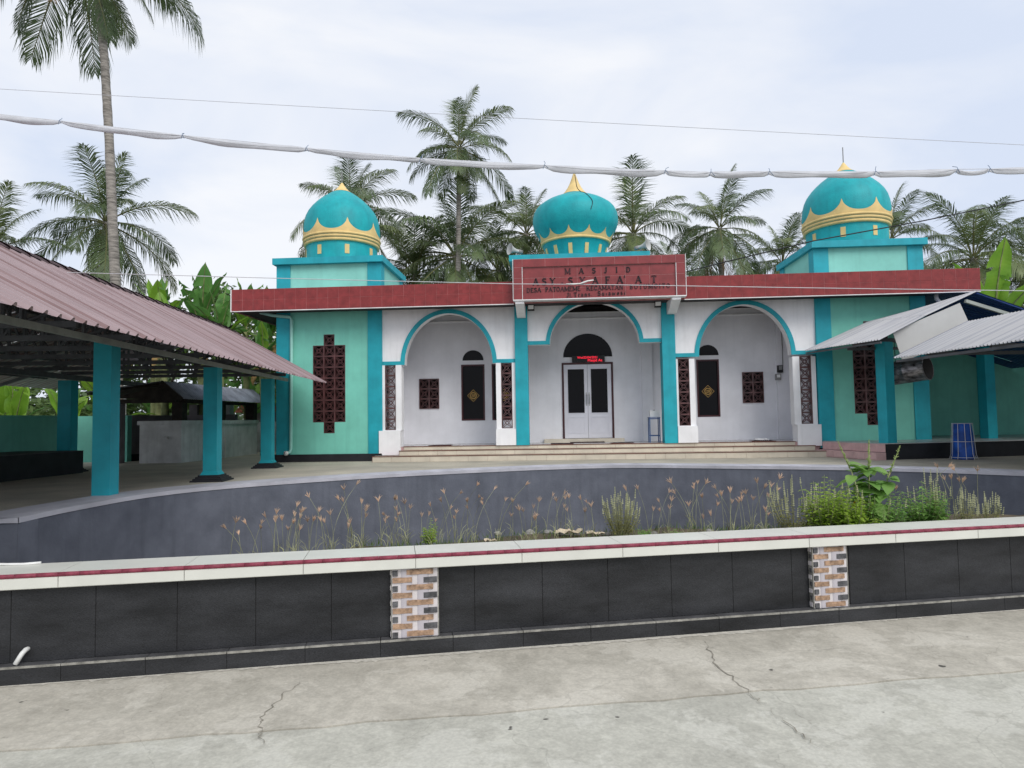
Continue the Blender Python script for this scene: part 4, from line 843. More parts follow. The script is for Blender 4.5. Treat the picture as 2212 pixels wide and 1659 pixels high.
def roof_side(parent, E0, E1, R0, R1, width, ribs, m, name='roof_sheet', h=.028):
    E0, E1, R0, R1 = map(Vector, (E0, E1, R0, R1)); n = max(1, round((E1 - E0).length / width))
    for k in range(n):
        a, c = k / n, (k + 1) / n; off = Vector((0, 0, .003 * (k % 2)))
        b = sheet_mesh(E0.lerp(E1, a) + off, E0.lerp(E1, c) + off, R0.lerp(R1, a) + off, R0.lerp(R1, c) + off, ribs, h=h); o = obj(name, b, m, parent); uo = rnd.uniform(0, 90); lay = o.data.uv_layers.new(name='UVMap')
        for lp in o.data.loops: q = b.uv[lp.vertex_index]; lay.data[lp.index].uv = (q[0] + uo, q[1] + uo * .37)
roof_side(LP, pv(1.0, EA0, 2.93), pv(1.0, EA1, 2.93), pv(-2.1, RA0, 4.58), pv(-2.1, RA1, 4.58), .8, 4, M_roofp, h=.036)
roof_side(LP, pv(-6.9, EA0, 2.98), pv(-6.9, 6.75, 2.98), pv(-2.1, RA0, 4.58), pv(-2.1, RA1, 4.58), .8, 4, M_roofp)
for k in range(33):
    a0 = EA0 + k * .447; b = MB(); P = [pv(-2.1 + .24 * cos(t), a0, 4.60 + .05 * sin(t) - .10 * abs(cos(t)) + .012) for t in [pi * i / 6 for i in range(7)]]; Q = [pv(-2.1 + .22 * cos(t), a0 + .45, 4.60 + .04 * sin(t) - .10 * abs(cos(t))) for t in [pi * i / 6 for i in range(7)]]
    b.add(P + Q, [(i, i + 1, i + 8, i + 7) for i in range(6)]); obj('ridge_cap', b, M_roofcap, LP)
# columns
def column(parent, c, rz, w, z0, z1, base=True, m=M_teal):
    u = Vector((cos(rz), sin(rz), 0)); v = Vector((-sin(rz), cos(rz), 0)); c = Vector((c[0], c[1], 0))
    def sq(hw): return [c + u * (i * hw) + v * (j * hw) for i, j in ((-1, -1), (1, -1), (1, 1), (-1, 1))]
    b = MB(); hw = w / 2
    if base: b.hull2([(p.x, p.y, z0 + .12) for p in sq(hw + .04)], [(p.x, p.y, z0 + .19) for p in sq(hw)])
    b.hull2([(p.x, p.y, z0 + (.19 if base else 0)) for p in sq(hw)], [(p.x, p.y, z1) for p in sq(hw)]); o = obj('column', b, m, parent)
    if base:
        b = MB()
        for k in range(4): b.hull2([(p.x, p.y, z0 + .03 * k) for p in sq(hw + .17 - .034 * k)], [(p.x, p.y, z0 + .03 * k + .0299) for p in sq(hw + .165 - .034 * k)])
        obj('column_base', b, M_black, o)
column(LP, (-6.52, 9.36), PA * -0 + radians(7), .25, .90, 3.16, False)
column(LP, pv(-.15, .32, 0), radians(7), .25, ZC, 3.0); column(LP, pv(-.17, 3.75, 0), radians(7), .25, ZC, 3.0)
column(LP, (-11.2, 14.75), radians(7), .29, ZC, 3.0); column(LP, pv(-4.4, -.6, 0), radians(7), .27, ZC, 3.0); column(LP, pv(-.15, -6.6, 0), radians(7), .25, 0, 3.0, False)
b = MB(); b.bar(pv(.02, EA0, 3.032), pv(.02, 4.7, 3.032), .06, .072); obj('eave_beam', b, M_steel, LP)
b = MB(); b.bar(pv(-4.4, EA0, 3.06), pv(-4.4, 6.6, 3.06), .06, .115); obj('rear_beam', b, M_darksteel, LP)
def rz_(off): return 2.93 + (1.0 - off) / 3.1 * 1.65 if off > -2.1 else 2.98 + (off + 6.9) / 4.8 * 1.60
for k in range(11):
    al = -8.2 + 1.25 * k; b = MB()
    b.bar(pv(.1, al, 3.14), pv(-4.5, al, 3.14), .045, .075)
    for sg in (1, -1):
        o1 = .35 if sg > 0 else -6.8; b.bar(pv(o1, al, rz_(o1) - .09), pv(-2.1, al, 4.46), .045, .075)
        for f in (.25, .5, .75): o = -2.1 + sg * (2.1) * f; b.bar(pv(o, al, 3.15), pv(o, al, rz_(o) - .1), .035, .035)
        for f0, f1 in ((1., .75), (.75, .5), (.5, .25), (.25, 0)): b.bar(pv(-2.1 + sg * 2.1 * f1, al, 3.15), pv(-2.1 + sg * 2.1 * f0, al, rz_(-2.1 + sg * 2.1 * f0) - .1), .03, .03, (1, 0, 0))
    b.bar(pv(-2.1, al, 3.15), pv(-2.1, al, 4.45), .035, .035); obj('truss', b, M_darksteel, LP)
for off in (.6, .05, -.7, -1.4, -2.0, -2.8, -3.5, -4.3, -5.2, -6.2):
    b = MB(); b.bar(pv(off, EA0, rz_(off) - .035), pv(off, EA1 if off > 0 else 5.3, rz_(off) - .035), .05, .04); obj('purlin', b, M_darksteel, LP)
# black bench-height plinth and green yard walls behind it
t = thing('yard_plinth', 'long black painted plinth under the left pavilion', 'plinth', (-11.3, 10, ZC)); b = MB(); b.box(-12.28, -10.7, 3, 14.6, ZC - .02, 1.39); obj('plinth_body', b, M_black, t); b = MB(); b.box(-12.28, -10.695, 3, 14.605, 1.391, 1.40); obj('plinth_top', b, M_plinthtop, t)
b = MB(); b.box(-12.55, -12.3, 3, 16.2, ZC, 2.22); tag(obj('yard_wall', b, M_green), 'low mint green yard wall behind the black plinth', 'wall')
b = MB(); b.box(-15.5, -12.45, 18.8, 19.0, ZC, 2.24); tag(obj('yard_wall', b, M_green), 'mint green wall section beside the ablution shed', 'wall')
t = thing('yard_wall', 'purple grey wall with black skirting behind the ablution shed', 'wall', (-11, 21.8, ZC)); b = MB(); b.box(-14.5, -10.75, 21.9, 22.1, ZC + .2, 2.26); b.box(-12.75, -12.46, 19.05, 21.9, ZC + .2, 2.25); obj('wall_body', b, M_shedgrey, t); b = MB(); b.box(-14.5, -10.75, 21.88, 22.1, ZC, ZC + .199); b.box(-12.75, -12.44, 19.05, 21.88, ZC, ZC + .199); obj('skirting', b, M_black, t)
# ablution shed
SH = thing('ablution_shed', 'small grey ablution shed with low walls and dark sheet roof', 'shed', (-11, 20, ZC))
b = MB(); b.box(-11.5, -10.3, 17.9, 18.05, ZC, 1.95); b.box(-10.45, -10.3, 18.05, 22.6, ZC, 1.95); b.box(-10.72, -10.285, 17.86, 17.899, ZC, 1.95); obj('low_wall', b, M_shedwall, SH)
b = MB(); b.box(-11.54, -10.26, 17.84, 18.09, 1.951, 2.06); b.box(-10.49, -10.26, 18.09, 22.64, 1.951, 2.06); obj('wall_cap', b, M_shedwall, SH)
for x, y, m in ((-10.42, 18.0, M_wood), (-10.42, 20.2, M_wood), (-10.42, 22.4, M_wood), (-12.35, 18.2, M_shedgrey), (-12.35, 22.3, M_shedgrey), (-11.2, 22.3, M_shedwall)):
    b = MB(); b.box(x - .14, x + .14, y - .14, y + .14, ZC if x < -11 else 2.06, 2.62); obj('post', b, m, SH)
b = MB(); b.bar((-12.5, 18.0, 2.62), (-10.2, 18.0, 2.62), .1, .12); b.bar((-10.4, 17.7, 2.6), (-10.4, 22.7, 2.6), .1, .1); b.prism([(-12.3, 2.70), (-10.15, 2.62), (-10.62, 3.02)], 17.62, 17.66); obj('gable_board', b, M_wood, SH)
roof_side(SH, (-10.02, 17.42, 2.64), (-10.02, 22.9, 2.64), (-10.6, 17.42, 3.12), (-10.6, 22.9, 3.12), .9, 8, M_shedroof, h=.02)
for k in range(3): b = MB(); dz = -.035 * k; P = [(-12.7, 2.86 + dz), (-10.6, 3.11 + dz), (-10.6, 3.13 + dz), (-12.7, 2.88 + dz)]; b.prism(P, 17.40 + .03 * k, 22.9); obj('rear_roof_sheet', b, M_shedroof if k == 0 else M_wood, SH)
b = MB(); b.bar((-10.02, 17.4, 2.62), (-10.6, 17.4, 3.10), .05, .12); obj('barge_board', b, M_wood, SH)
b = MB(); b.tube([(-10.28, 19.9, 1.0), (-10.28, 19.9, 1.62), (-10.28, 19.5, 1.62), (-10.28, 19.5, 1.3)], .02, 6); b.tube([(-10.27, 20.3, ZC), (-10.27, 20.3, 1.55)], .022, 6); obj('water_pipe', b, M_pvc, SH); b = MB(); b.tube([(-10.66, 17.84, 1.60), (-10.62, 17.76, 1.60), (-10.58, 17.75, 1.56)], .018, 6); b.box(-10.70, -10.58, 17.74, 17.78, 1.61, 1.625); obj('tap', b, M_chrome, SH)
b = MB(); b.box(-10.95, -9.9, 24.0, 24.2, .6, 2.0); tag(obj('boundary_wall', b, mat('stained_white_wall', (.55, .56, .58), .9, .25, 2, streak=.5)), 'stained white boundary wall beyond the shed', 'wall')
t = thing('neighbour_house', 'small far house with rusty red roof beyond the shed', 'house', (-11.6, 28, .8)); b = MB(); b.box(-13, -10.4, 27.4, 30, .5, 2.45); obj('wall', b, M_shedgrey, t); b = MB(); b.add([(-13.3, 27, 2.40), (-10.1, 27, 2.40), (-10.1, 28.7, 3.3), (-13.3, 28.7, 3.3), (-13.3, 30.4, 2.4), (-10.1, 30.4, 2.4)], [(0, 1, 2, 3), (3, 2, 5, 4)]); obj('roof', b, M_rust, t)
b = MB(); b.box(-16.5, -16.15, 24, 24.3, .8, 3.6); tag(obj('concrete_post', b, M_shedwall), 'pale grey concrete post rising behind the ablution shed', 'post')
# ================================================================== RIGHT PAVILION
RPV = thing('right_pavilion', 'raised right pavilion with zinc sheet roofs and a black painted base', 'pavilion', (9, 16.5, ZC))
b = MB(); P = [(7.42, 15.74), (17.0, 18.15), (17.0, 20.8), (9.5, 20.8), (9.5, 17.69), (6.80, 17.69)]
b.hull2([(x, y, ZC - .02) for x, y in P], [(x, y, ZP - .02) for x, y in P]); obj('platform', b, M_black, RPV)
b = MB(); P2 = [(7.40, 15.71), (17.0, 18.12), (17.0, 20.8), (9.5, 20.8), (9.5, 17.688), (6.78, 17.688)]; b.hull2([(x, y, ZP - .019) for x, y in P2], [(x, y, ZP) for x, y in P2]); obj('platform_floor', b, M_floor, RPV)
# pink tiled side steps
sa, sbp = Vector((7.40, 15.70)), Vector((6.76, 17.60)); sdv = (sbp - sa).normalized(); sn = Vector((-sdv.y, sdv.x)) ; sn = sn if sn.x < 0 else -sn; ang = atan2(sdv.y, sdv.x)
b = MB(); q = [sa + sn * .26, sbp + sn * .26, sbp, sa]; b.hull2([(p.x, p.y, ZC - .01) for p in q], [(p.x, p.y, 1.06) for p in q]); st = obj('side_step', b, M_pink, RPV)
w_ = (sbp - sa).length / 6
tm = boxmesh('pink_tile', w_ - .006, .014, .155, M_pink, .003); tm2 = boxmesh('pink_tile', w_ - .006, .014, .185, M_pink, .003)
for k in range(6):
    p = sa + sdv * (w_ * (k + .5))
    inst('pink_tile', tm, (p.x + sn.x * .268, p.y + sn.y * .268, .985), st, ang + pi); inst('pink_tile', tm2, (p.x + sn.x * .010, p.y + sn.y * .010, 1.160), st, ang + pi)
column(RPV, (7.56, 15.92), radians(22), .26, ZP, 3.58, False); column(RPV, (11.0, 17.9), radians(10), .26, ZP, 3.6, False); column(RPV, (11.0, 12.4), radians(8), .26, ZC, 3.2)
b = MB(); b.box(16.9, 17.1, 9, 17.7, ZC, 3.4); obj('added_side_wall', b, M_green, RPV)  # unseen wall, added to keep light off the back wall
b = MB(); b.box(9.47, 17, 20.6, 20.75, ZP, 4.6); obj('back_wall', b, M_green, RPV)
for xx in (10.4, 12.4, 14.9): b = MB(); b.box(xx, xx + .38, 20.5, 20.599, ZP, 4.4); obj('wall_pilaster', b, M_teal, RPV)
# upper roof (zinc, bent) butting against the tower, with its other slope in blue
Ef, En = Vector((6.40, 17.62, 3.57)), Vector((6.83, 14.55, 3.49)); Mf, Mn = Vector((7.95, 17.63, 4.25)), Vector((8.0, 14.95, 4.03)); Tf, Tn = Vector((9.45, 17.64, 4.63)), Vector((9.18, 15.1, 4.56))
roof_side(RPV, En, Ef, Mn, Mf, 1.0, 10, M_roofg, 'zinc_sheet', h=.03); roof_side(RPV, Mn + Vector((0, 0, .006)), Mf + Vector((0, 0, .006)), Tn, Tf, 1.0, 10, M_roofg, 'zinc_sheet', h=.03)
roof_side(RPV, Vector((13.4, 15.9, 3.2)), Vector((13.4, 20.9, 3.2)), Tn, Vector((9.3, 20.9, 4.6)), 1.0, 7, M_blue, 'blue_sheet', h=.02)  # blue slope drawn out to the right to darken the platform
roof_side(RPV, Vector((17.5, 9.0, 3.1)), Vector((17.5, 20.9, 3.1)), Vector((13.3, 9.0, 3.4)), Vector((13.3, 20.9, 3.4)), 1.0, 7, M_roofg, 'zinc_sheet', h=.02)  # extra roof beyond the view, added to shade the platform
b = MB(); b.bar(Tn + Vector((0, .05, -.02)), Vector((13.4, 15.92, 3.17)), .05, .03); obj('rake_trim', b, M_blue, RPV)
b = MB(); b.bar((8.9, 15.05, 4.35), (12.4, 15.7, 3.35), .06, .07); b.bar((10.6, 15.3, 3.95), (10.6, 17.6, 3.98), .05, .06); obj('rafter', b, M_steel, RPV)
b = MB(); b.bar(Ef + Vector((.03, -.02, -.05)), En + Vector((.03, 0, -.05)), .03, .04); b.bar((6.75, 15.9, 3.44), (9.4, 16.3, 3.46), .06, .06); b.bar((7.56, 15.92, 3.63), (6.95, 15.75, 3.6), .06, .09); b.bar((7.56, 15.92, 3.63), (8.2, 16.1, 3.63), .06, .09); obj('eave_beam', b, M_darksteel, RPV)
b = MB(); b.hull2([(7.45, 14.88, 3.05), (9.0, 14.97, 3.62), (9.0, 14.99, 3.62), (7.45, 14.90, 3.05)], [(7.27, 14.88, 3.70), (8.74, 14.97, 4.30), (8.74, 14.99, 4.30), (7.27, 14.90, 3.70)]); obj('gable_board', b, M_board, RPV)
# lower roof in front
Bf, Bn = Vector((7.08, 14.52, 3.09)), Vector((7.95, 7.4, 3.05)); Cf, Cn = Vector((8.72, 14.66, 3.84)), Vector((9.6, 7.5, 3.80))
roof_side(RPV, Bn, Bf, Cn, Cf, 1.0, 12, M_roofg, 'zinc_sheet', h=.03)
roof_side(RPV, Vector((13.6, 7.9, 2.9)), Vector((12.9, 15.3, 2.9)), Cn, Cf, 1.0, 10, M_roofg, 'zinc_sheet', h=.03)  # far slope lengthened to the right to block light
b = MB(); b.bar(Bf + Vector((.05, -.05, -.06)), Bn + Vector((.05, 0, -.06)), .04, .05); b.bar((7.35, 13.8, 3.12), (10.2, 14.1, 3.12), .06, .07); b.bar((7.6, 12.2, 3.10), (10.3, 12.5, 3.1), .06, .07); b.bar((9.6, 13.9, 3.2), (10.1, 8, 3.2), .06, .08); obj('eave_beam', b, M_darksteel, RPV)
b = MB(); b.bar(Bf + Vector((0, .02, .02)), Cf + Vector((0, .02, .02)), .04, .012); obj('rake_trim', b, M_blue, RPV)
# big galvanised drum slung under the roof
DR = thing('metal_drum', 'tarnished galvanised metal cylinder slung under the right pavilion roof', 'drum', (7.95, 16.1, 2.6))
dc, da = Vector((8.36, 15.62, 2.95)), Vector((.62, -.76, .10)).normalized(); n = 28; u = da.cross(Vector((0, 0, 1))).normalized(); v = u.cross(da); b = MB()
for r, h in ((.27, -.80), (.27, -.45), (.276, -.44), (.27, -.43), (.27, -.02), (.278, 0), (.255, .002), (.25, -.7)): b.v += [tuple(dc + da * h + (u * cos(2 * pi * k / n) + v * sin(2 * pi * k / n)) * r) for k in range(n)]
for i in range(7):
    for k in range(n): b.f.append((i * n + k, i * n + (k + 1) % n, (i + 1) * n + (k + 1) % n, (i + 1) * n + k)); b.m.append(1 if i > 5 else 0)
b.f.append(tuple(range(n))); b.f.append(tuple(range(7 * n, 8 * n))); b.m += [0, 1]; obj('shell', b, [M_galv, M_dark], DR, True)
b = MB()
for h in (-.15, -.7): c = dc + da * h; b.tube([c + Vector((0, 0, .26)), c + Vector((.05, .1, .75))], .008, 5)
obj('hanger_wire', b, M_blackwire, DR)
# blue tarp bin in a wire frame
BN = thing('wire_basket', 'blue tarp bin in a flared white wire frame on the courtyard', 'bin', (9.03, 15.62, ZC)); c = Vector((9.03, 15.62, 0)); b = MB(); n = 10
for k in range(n): a = 2 * pi * k / n; b.tube([(c.x + .27 * cos(a), c.y + .27 * sin(a), ZC + .006), (c.x + .235 * cos(a), c.y + .235 * sin(a), ZC + .12), (c.x + .195 * cos(a), c.y + .195 * sin(a), ZC + .80)], .006, 5)
for r, z in ((.252, ZC + .05), (.218, ZC + .40), (.196, ZC + .80)): b.tube([(c.x + r * cos(2 * pi * k / 24), c.y + r * sin(2 * pi * k / 24), z) for k in range(25)], .006, 5)
obj('frame', b, M_wire, BN); b = MB(); m = 36
for z, r in ((0, .205), (.1, .215), (.25, .205), (.42, .195), (.58, .185), (.72, .178), (.80, .172), (.79, .160), (.4, .15)): b.v += [(c.x + (r + .012 * sin(5 * a + z * 9) + rnd.uniform(-.006, .006)) * cos(a), c.y + (r + .012 * sin(5 * a + z * 9)) * sin(a), ZC + .01 + z) for a in [2 * pi * k / m for k in range(m)]]
for i in range(8):
    for k in range(m): b.f.append((i * m + k, i * m + (k + 1) % m, (i + 1) * m + (k + 1) % m, (i + 1) * m + k)); b.m.append(0)
obj('liner', b, M_tarp, BN, True)
# ================================================================== OVERHEAD LINES
NT = thing('plastic_net', 'white bundled plastic sheet tied along an overhead line', 'net', (-1, 8, 5))
tp = [(-9.0, 6.2), (-7.75, 6.07), (-6.23, 5.84), (-4.61, 5.58), (-3.02, 5.35), (-1.59, 5.16), (-.08, 5.01), (1.36, 4.885), (1.89, 4.845), (2.57, 4.825), (3.78, 4.775), (4.70, 4.765), (5.06, 4.755), (6.4, 4.74), (7.6, 4.74)]
b = MB(); NS = 14; sagA = [.012] * 4 + [.012, .012, .012, .012, .004, .008, .012, .02, .006, .01, .01]
cross_n = 12; first = True
for i in range(len(tp) - 1):
    (xa, za), (xb, zb) = tp[i], tp[i + 1]; big = rnd.uniform(.85, 1.2)
    for k in range(NS + (1 if i == len(tp) - 2 else 0)):
        t = k / NS; f = sin(pi * t) ** .22; x = xa + (xb - xa) * t; hh = (.018 + .020 * f * big + .005 * sin(x * 7.3)) * min(1, abs(xb - xa) / .9 + .35); z = za + (zb - za) * t - sagA[i] * 1.1 * sin(pi * t) - hh * .6
        for q in range(cross_n):
            a = 2 * pi * q / cross_n; wob = 1 + .22 * sin(3 * a + x * 5) * f; b.v.append((x, 8 + cos(a) * hh * .55 * wob, z + sin(a) * hh * wob))
nr_ = len(b.v) // cross_n
for i in range(nr_ - 1):
    for q in range(cross_n): b.f.append((i * cross_n + q, i * cross_n + (q + 1) % cross_n, (i + 1) * cross_n + (q + 1) % cross_n, (i + 1) * cross_n + q)); b.m.append(0)
obj('sheet', b, M_net, NT, True)
b = MB(); b.tube([(x, 8.01, z + .012) for x, z in tp], .004, 5); obj('line', b, M_wire, NT)
for x, z in tp[1:-1]:
    b = MB(); b.tube([(x - .02, 7.97, z - .05), (x, 7.96, z + .0), (x + .01, 7.99, z + .03), (x - rnd.uniform(-.05, .08), 8.0, z + rnd.uniform(.03, .07))], .0032, 5); b.tube([(x, 7.96, z), (x + rnd.uniform(.02, .06), 7.96, z - rnd.uniform(.03, .06))], .0032, 5); obj('tie', b, M_bluetie, NT)
# wrinkle threads along the bundle
b = MB()
for i in range(2, len(tp) - 2):
    (xa, za), (xb, zb) = tp[i], tp[i + 1]
    for r in range(2):
        s = rnd.uniform(-.4, .6); b.tube([(xa + (xb - xa) * t, 8 - .042 * sin(pi * t) ** .6 - .006, za + (zb - za) * t - sagA[i] * 1.1 * sin(pi * t) - .04 * sin(pi * t) + s * .03 * sin(pi * t)) for t in [k / 8 for k in range(9)]], .0018, 4)
obj('seam', b, mat('net_seam', (.36, .36, .38), .7, .1, 5), NT)
def wire(name, pts, r, m, label):
    P = catmull([(a, c) for a, c in [(0, 0)]] , 1) if False else pts; b = MB(); b.tube(P, r, 6); return tag(obj(name, b, m), label, 'wire')
def sag(x0, z0, x1, z1, y, d, n=24): return [(x0 + (x1 - x0) * k / n, y, z0 + (z1 - z0) * k / n - d * 4 * (k / n) * (1 - k / n)) for k in range(n + 1)]
wire('overhead_wire', sag(-16, 7.72, 14, 4.66, 9, .06), .0035, mat('grey_wire', (.50, .51, .54), .6, .05, 5), 'thin grey wire crossing the sky above the net')
wire('string_line', [(-16, 10, 4.83), (-12, 10, 4.61), (-7.23, 10, 4.35), (-4, 10, 4.165), (-.62, 10, 3.985), (.72, 10, 3.935), (3.7, 10, 3.80), (6.73, 10, 3.67), (14, 10, 3.38)], .0055, M_wire, 'thin white string crossing in front of the name board')
b = MB(); b.tube([(.19, 9.985, 3.955), (.30, 9.982, 3.95), (.40, 9.982, 3.955), (.46, 9.982, 3.975), (.52, 9.982, 3.993), (.60, 9.982, 4.003)], [.010, .013, .011, .013, .012, .008], 7); tag(obj('plastic_scrap', b, M_pvc, None, True), 'curved white plastic scrap hanging on the string before the name board', 'scrap')
wire('power_cable', [(16, 16, 7.95), (13, 16, 7.25), (10.88, 16, 6.81), (8.57, 16, 6.40), (6.2, 16.2, 6.07), (4.4, 17.2, 5.86), (3.5, 18.6, 5.9)], .014, M_blackwire, 'dark power cable running down from the right past the right dome')
# ================================================================== COCONUT PALMS
def frond_mesh(elev, bend, L_, npair, seed, leafw=.05, lmax=.95, hang=.5):
    g = random.Random(seed); b = MB(); n = 26; pts = []; p = Vector((0, 0, 0)); tw = g.uniform(-.25, .25)
    for i in range(n + 1):
        t = i / n; e = elev - bend * t ** 1.25; pts.append(p.copy()); p = p + Vector((cos(e), tw * t * .5, sin(e))).normalized() * (L_ / n)
    b.tube(pts[::2], [.045 * (1 - .85 * i / (len(pts[::2]) - 1)) for i in range(len(pts[::2]))], 4, False, 1)
    def at(t):
        f = t * n; i = min(n - 1, int(f)); return pts[i].lerp(pts[i + 1], f - i), (pts[i + 1] - pts[i]).normalized()
    for k in range(npair):
        t = .16 + .84 * k / (npair - 1)
        ll = lmax * (sin(pi * min(1, (t - .06) * 1.0)) ** .55 * .9 + .12) * g.uniform(.7, 1.12) * L_ / 4.2
        if t > .8: ll *= 1 - (t - .8) * 2.2
        for sg in (-1, 1):
            if g.random() < .10: continue
            o, d = at(min(.999, t + g.uniform(-.006, .006))); side = d.cross(Vector((0, 0, 1)));
            if side.length < .05: side = Vector((0, 1, 0))
            side.normalize(); side *= sg; up = side.cross(d) * sg; up = up if up.z > 0 else -up
            fw_ = .45 + .55 * t + g.uniform(-.12, .12)
            dr = (side * (1 - .35 * t) + d * fw_ + up * (.15 - .1 * t)).normalized(); gv = Vector((0, 0, -1))
            w = leafw * g.uniform(.8, 1.2); h = hang * g.uniform(.6, 1.4)
            m1 = o + dr * ll * .5 + gv * ll * .10 * h; tip = o + (dr + gv * h * .9).normalized() * ll
            ax = dr.cross(up).normalized() * w * .5
            b.add([o - ax * .5, o + ax * .5, m1 + ax, m1 - ax, tip], [(0, 1, 2, 3), (3, 2, 4)], 0)
    return b
EL = [(1.45, .55), (1.2, .8), (.95, 1.1), (.7, 1.25), (.4, 1.35), (.1, 1.25), (-.2, 1.0), (-.55, .75), (-.9, .45)]
FR = [[mesh('frond', frond_mesh(e, bd, 4.2, 76, 100 + i * 7 + s, .047, 1.4, .45 + .07 * i), [M_palm if (i + s) % 3 else M_palmy, M_rachis]) for s in range(2)] for i, (e, bd) in enumerate(EL)]
NEAR = [[mesh('frond', frond_mesh(e, bd, 4.2, 104, 300 + i * 7 + s, .032, 1.45, .5 + .07 * i), [M_palm, M_rachis]) for s in range(2)] for i, (e, bd) in enumerate(EL)]
DRYF = [mesh('dry_frond', frond_mesh(-1.0, .5, 4.2, 50, 900 + s, .04, 1.2, 1.2), [leafmat('dead_coconut_leaf', (.30, .20, .10), (.17, .11, .06), .2, .8, 2), M_rachis]) for s in range(2)]
NUT = None
bn = MB(); bn.lathe([(.0, -.14), (.07, -.12), (.115, -.04), (.12, .03), (.085, .11), (.0, .15)], (0, 0), 10); NUT = mesh('coconut', bn, M_nut, True)
def palm(x, y, zc, L_, label, seed, base=None, nf=24, lib=FR, lean=None, nuts=8, tr=.17, low=True, top=0):
    g = random.Random(seed); zb = -.3
    bx, by = base or (x + g.uniform(-.8, .8), y + g.uniform(-.5, .5))
    t = thing('coconut_palm', label, 'palm tree', (bx, by, zb), 'coconut palms around the mosque'); b = MB()
    P = lean or [(bx + (x - bx) * (k / 10) ** 1.5, by + (y - by) * (k / 10) ** 1.5, zb + (zc - zb) * k / 10) for k in range(11)]
    pts = []; rs = []
    for i in range(len(P) - 1):
        for k in range(9):
            q = Vector(P[i]).lerp(Vector(P[i + 1]), k / 9); f = (i + k / 9) / (len(P) - 1); pts.append(q); rs.append(tr * (1.25 - .45 * f) * (1 + (.05 if k % 2 else -.02)) + (.12 * max(0, 1 - f * 18)))
    pts.append(Vector(P[-1])); rs.append(tr * .9); b.tube(pts, rs, 12); obj('trunk', b, M_trunk, t, True)
    c = Vector((x, y, zc)); sc = L_ / 4.2
    for k in range(nf):
        f = (k + .5) / nf; i = min(len(EL) - 1, int(f ** .85 * (len(EL) - (0 if low else 2)))); a = k * 2.39996 + g.uniform(-.25, .25)
        s = sc * g.uniform(.72, 1.12) * (1 if i > 0 else .9)
        inst('frond', lib[i][g.randrange(2)], (c.x + .08 * cos(a), c.y + .08 * sin(a), c.z + .15 - .35 * f), t, rot=(g.uniform(-.12, .12), g.uniform(-.12, .12), a), scale=s)
    for k in range(g.randrange(1, 3)): inst('dry_frond', DRYF[k], (c.x, c.y, c.z - .3), t, rot=(0, 0, g.uniform(0, 6.28)), scale=sc * g.uniform(.6, .85))
    for k in range(nuts):
        a = g.uniform(0, 6.28); inst('coconut', NUT, (c.x + .35 * cos(a) * sc, c.y + .35 * sin(a) * sc, c.z - .45 - g.uniform(0, .55) * sc), t, rot=(g.uniform(-.5, .5), 0, a), scale=sc * g.uniform(.9, 1.3))
    return t
palm(-15.75, 20.5, 18.2, 4.35, 'tall nearest coconut palm at far left, its crown cut by the frame top', 11, (-13.7, 20.5), 28, NEAR, lean=[(-13.7, 20.5, -.3), (-13.9, 20.5, 2.6), (-14.02, 20.5, 6.1), (-14.17, 20.5, 8.51), (-14.33, 20.5, 11.27), (-14.53, 20.5, 13.91), (-14.77, 20.5, 15.96), (-15.7, 20.5, 18.2)], nuts=6, tr=.135)
PL = [(-23.9, 34, 12.85, 4.5, 'coconut palm behind the tall leftmost trunk', 21), (-26.7, 30, 10.3, 3.3, 'coconut palm cut by the left edge of the picture', 22), (-12.4, 40, 14.9, 4.6, 'coconut palm rising behind the left tower dome', 23),
 (-4.75, 34, 16.1, 3.45, 'tallest slender coconut palm with yellow nuts left of the central dome', 24), (-5.3, 36, 10.9, 4.8, 'low spreading coconut palm under the tallest palm', 25), (-8.0, 38, 10.4, 4.2, 'low coconut palm right of the left dome', 26), (-3.3, 40, 10.9, 4.2, 'low coconut palm behind the left loudspeaker', 27),
 (-1.57, 40, 13.1, 3.9, 'coconut palm just left of the central dome', 28), (4.82, 40, 12.9, 4.2, 'coconut palm with upright fronds just right of the central dome', 29), (9.4, 38, 12.5, 3.8, 'round-crowned coconut palm between the central and right domes', 30), (14.1, 42, 11.3, 3.6, 'coconut palm peeping out left of the right tower', 31),
 (20.7, 42, 12.6, 3.6, 'coconut palm peeping out right of the right dome', 32), (20.6, 34, 9.5, 3.8, 'ragged coconut palm above the right end of the red fascia', 33), (24.8, 36, 9.6, 3.6, 'coconut palm at the right edge of the picture', 34), (8.2, 45, 11.0, 3.8, 'low coconut palm right of the name board', 35), (17.2, 44, 10.5, 3.8, 'low coconut palm behind the right tower', 36)]
for (x, y, z, l_, lb, sd_) in PL: palm(x, y, z, l_, lb, sd_, nf=24 if z > 10.5 else 28, nuts=18 if sd_ == 24 else 5, tr=.135 if sd_ == 24 else .17, base=(-5.0, 34) if sd_ == 24 else None)
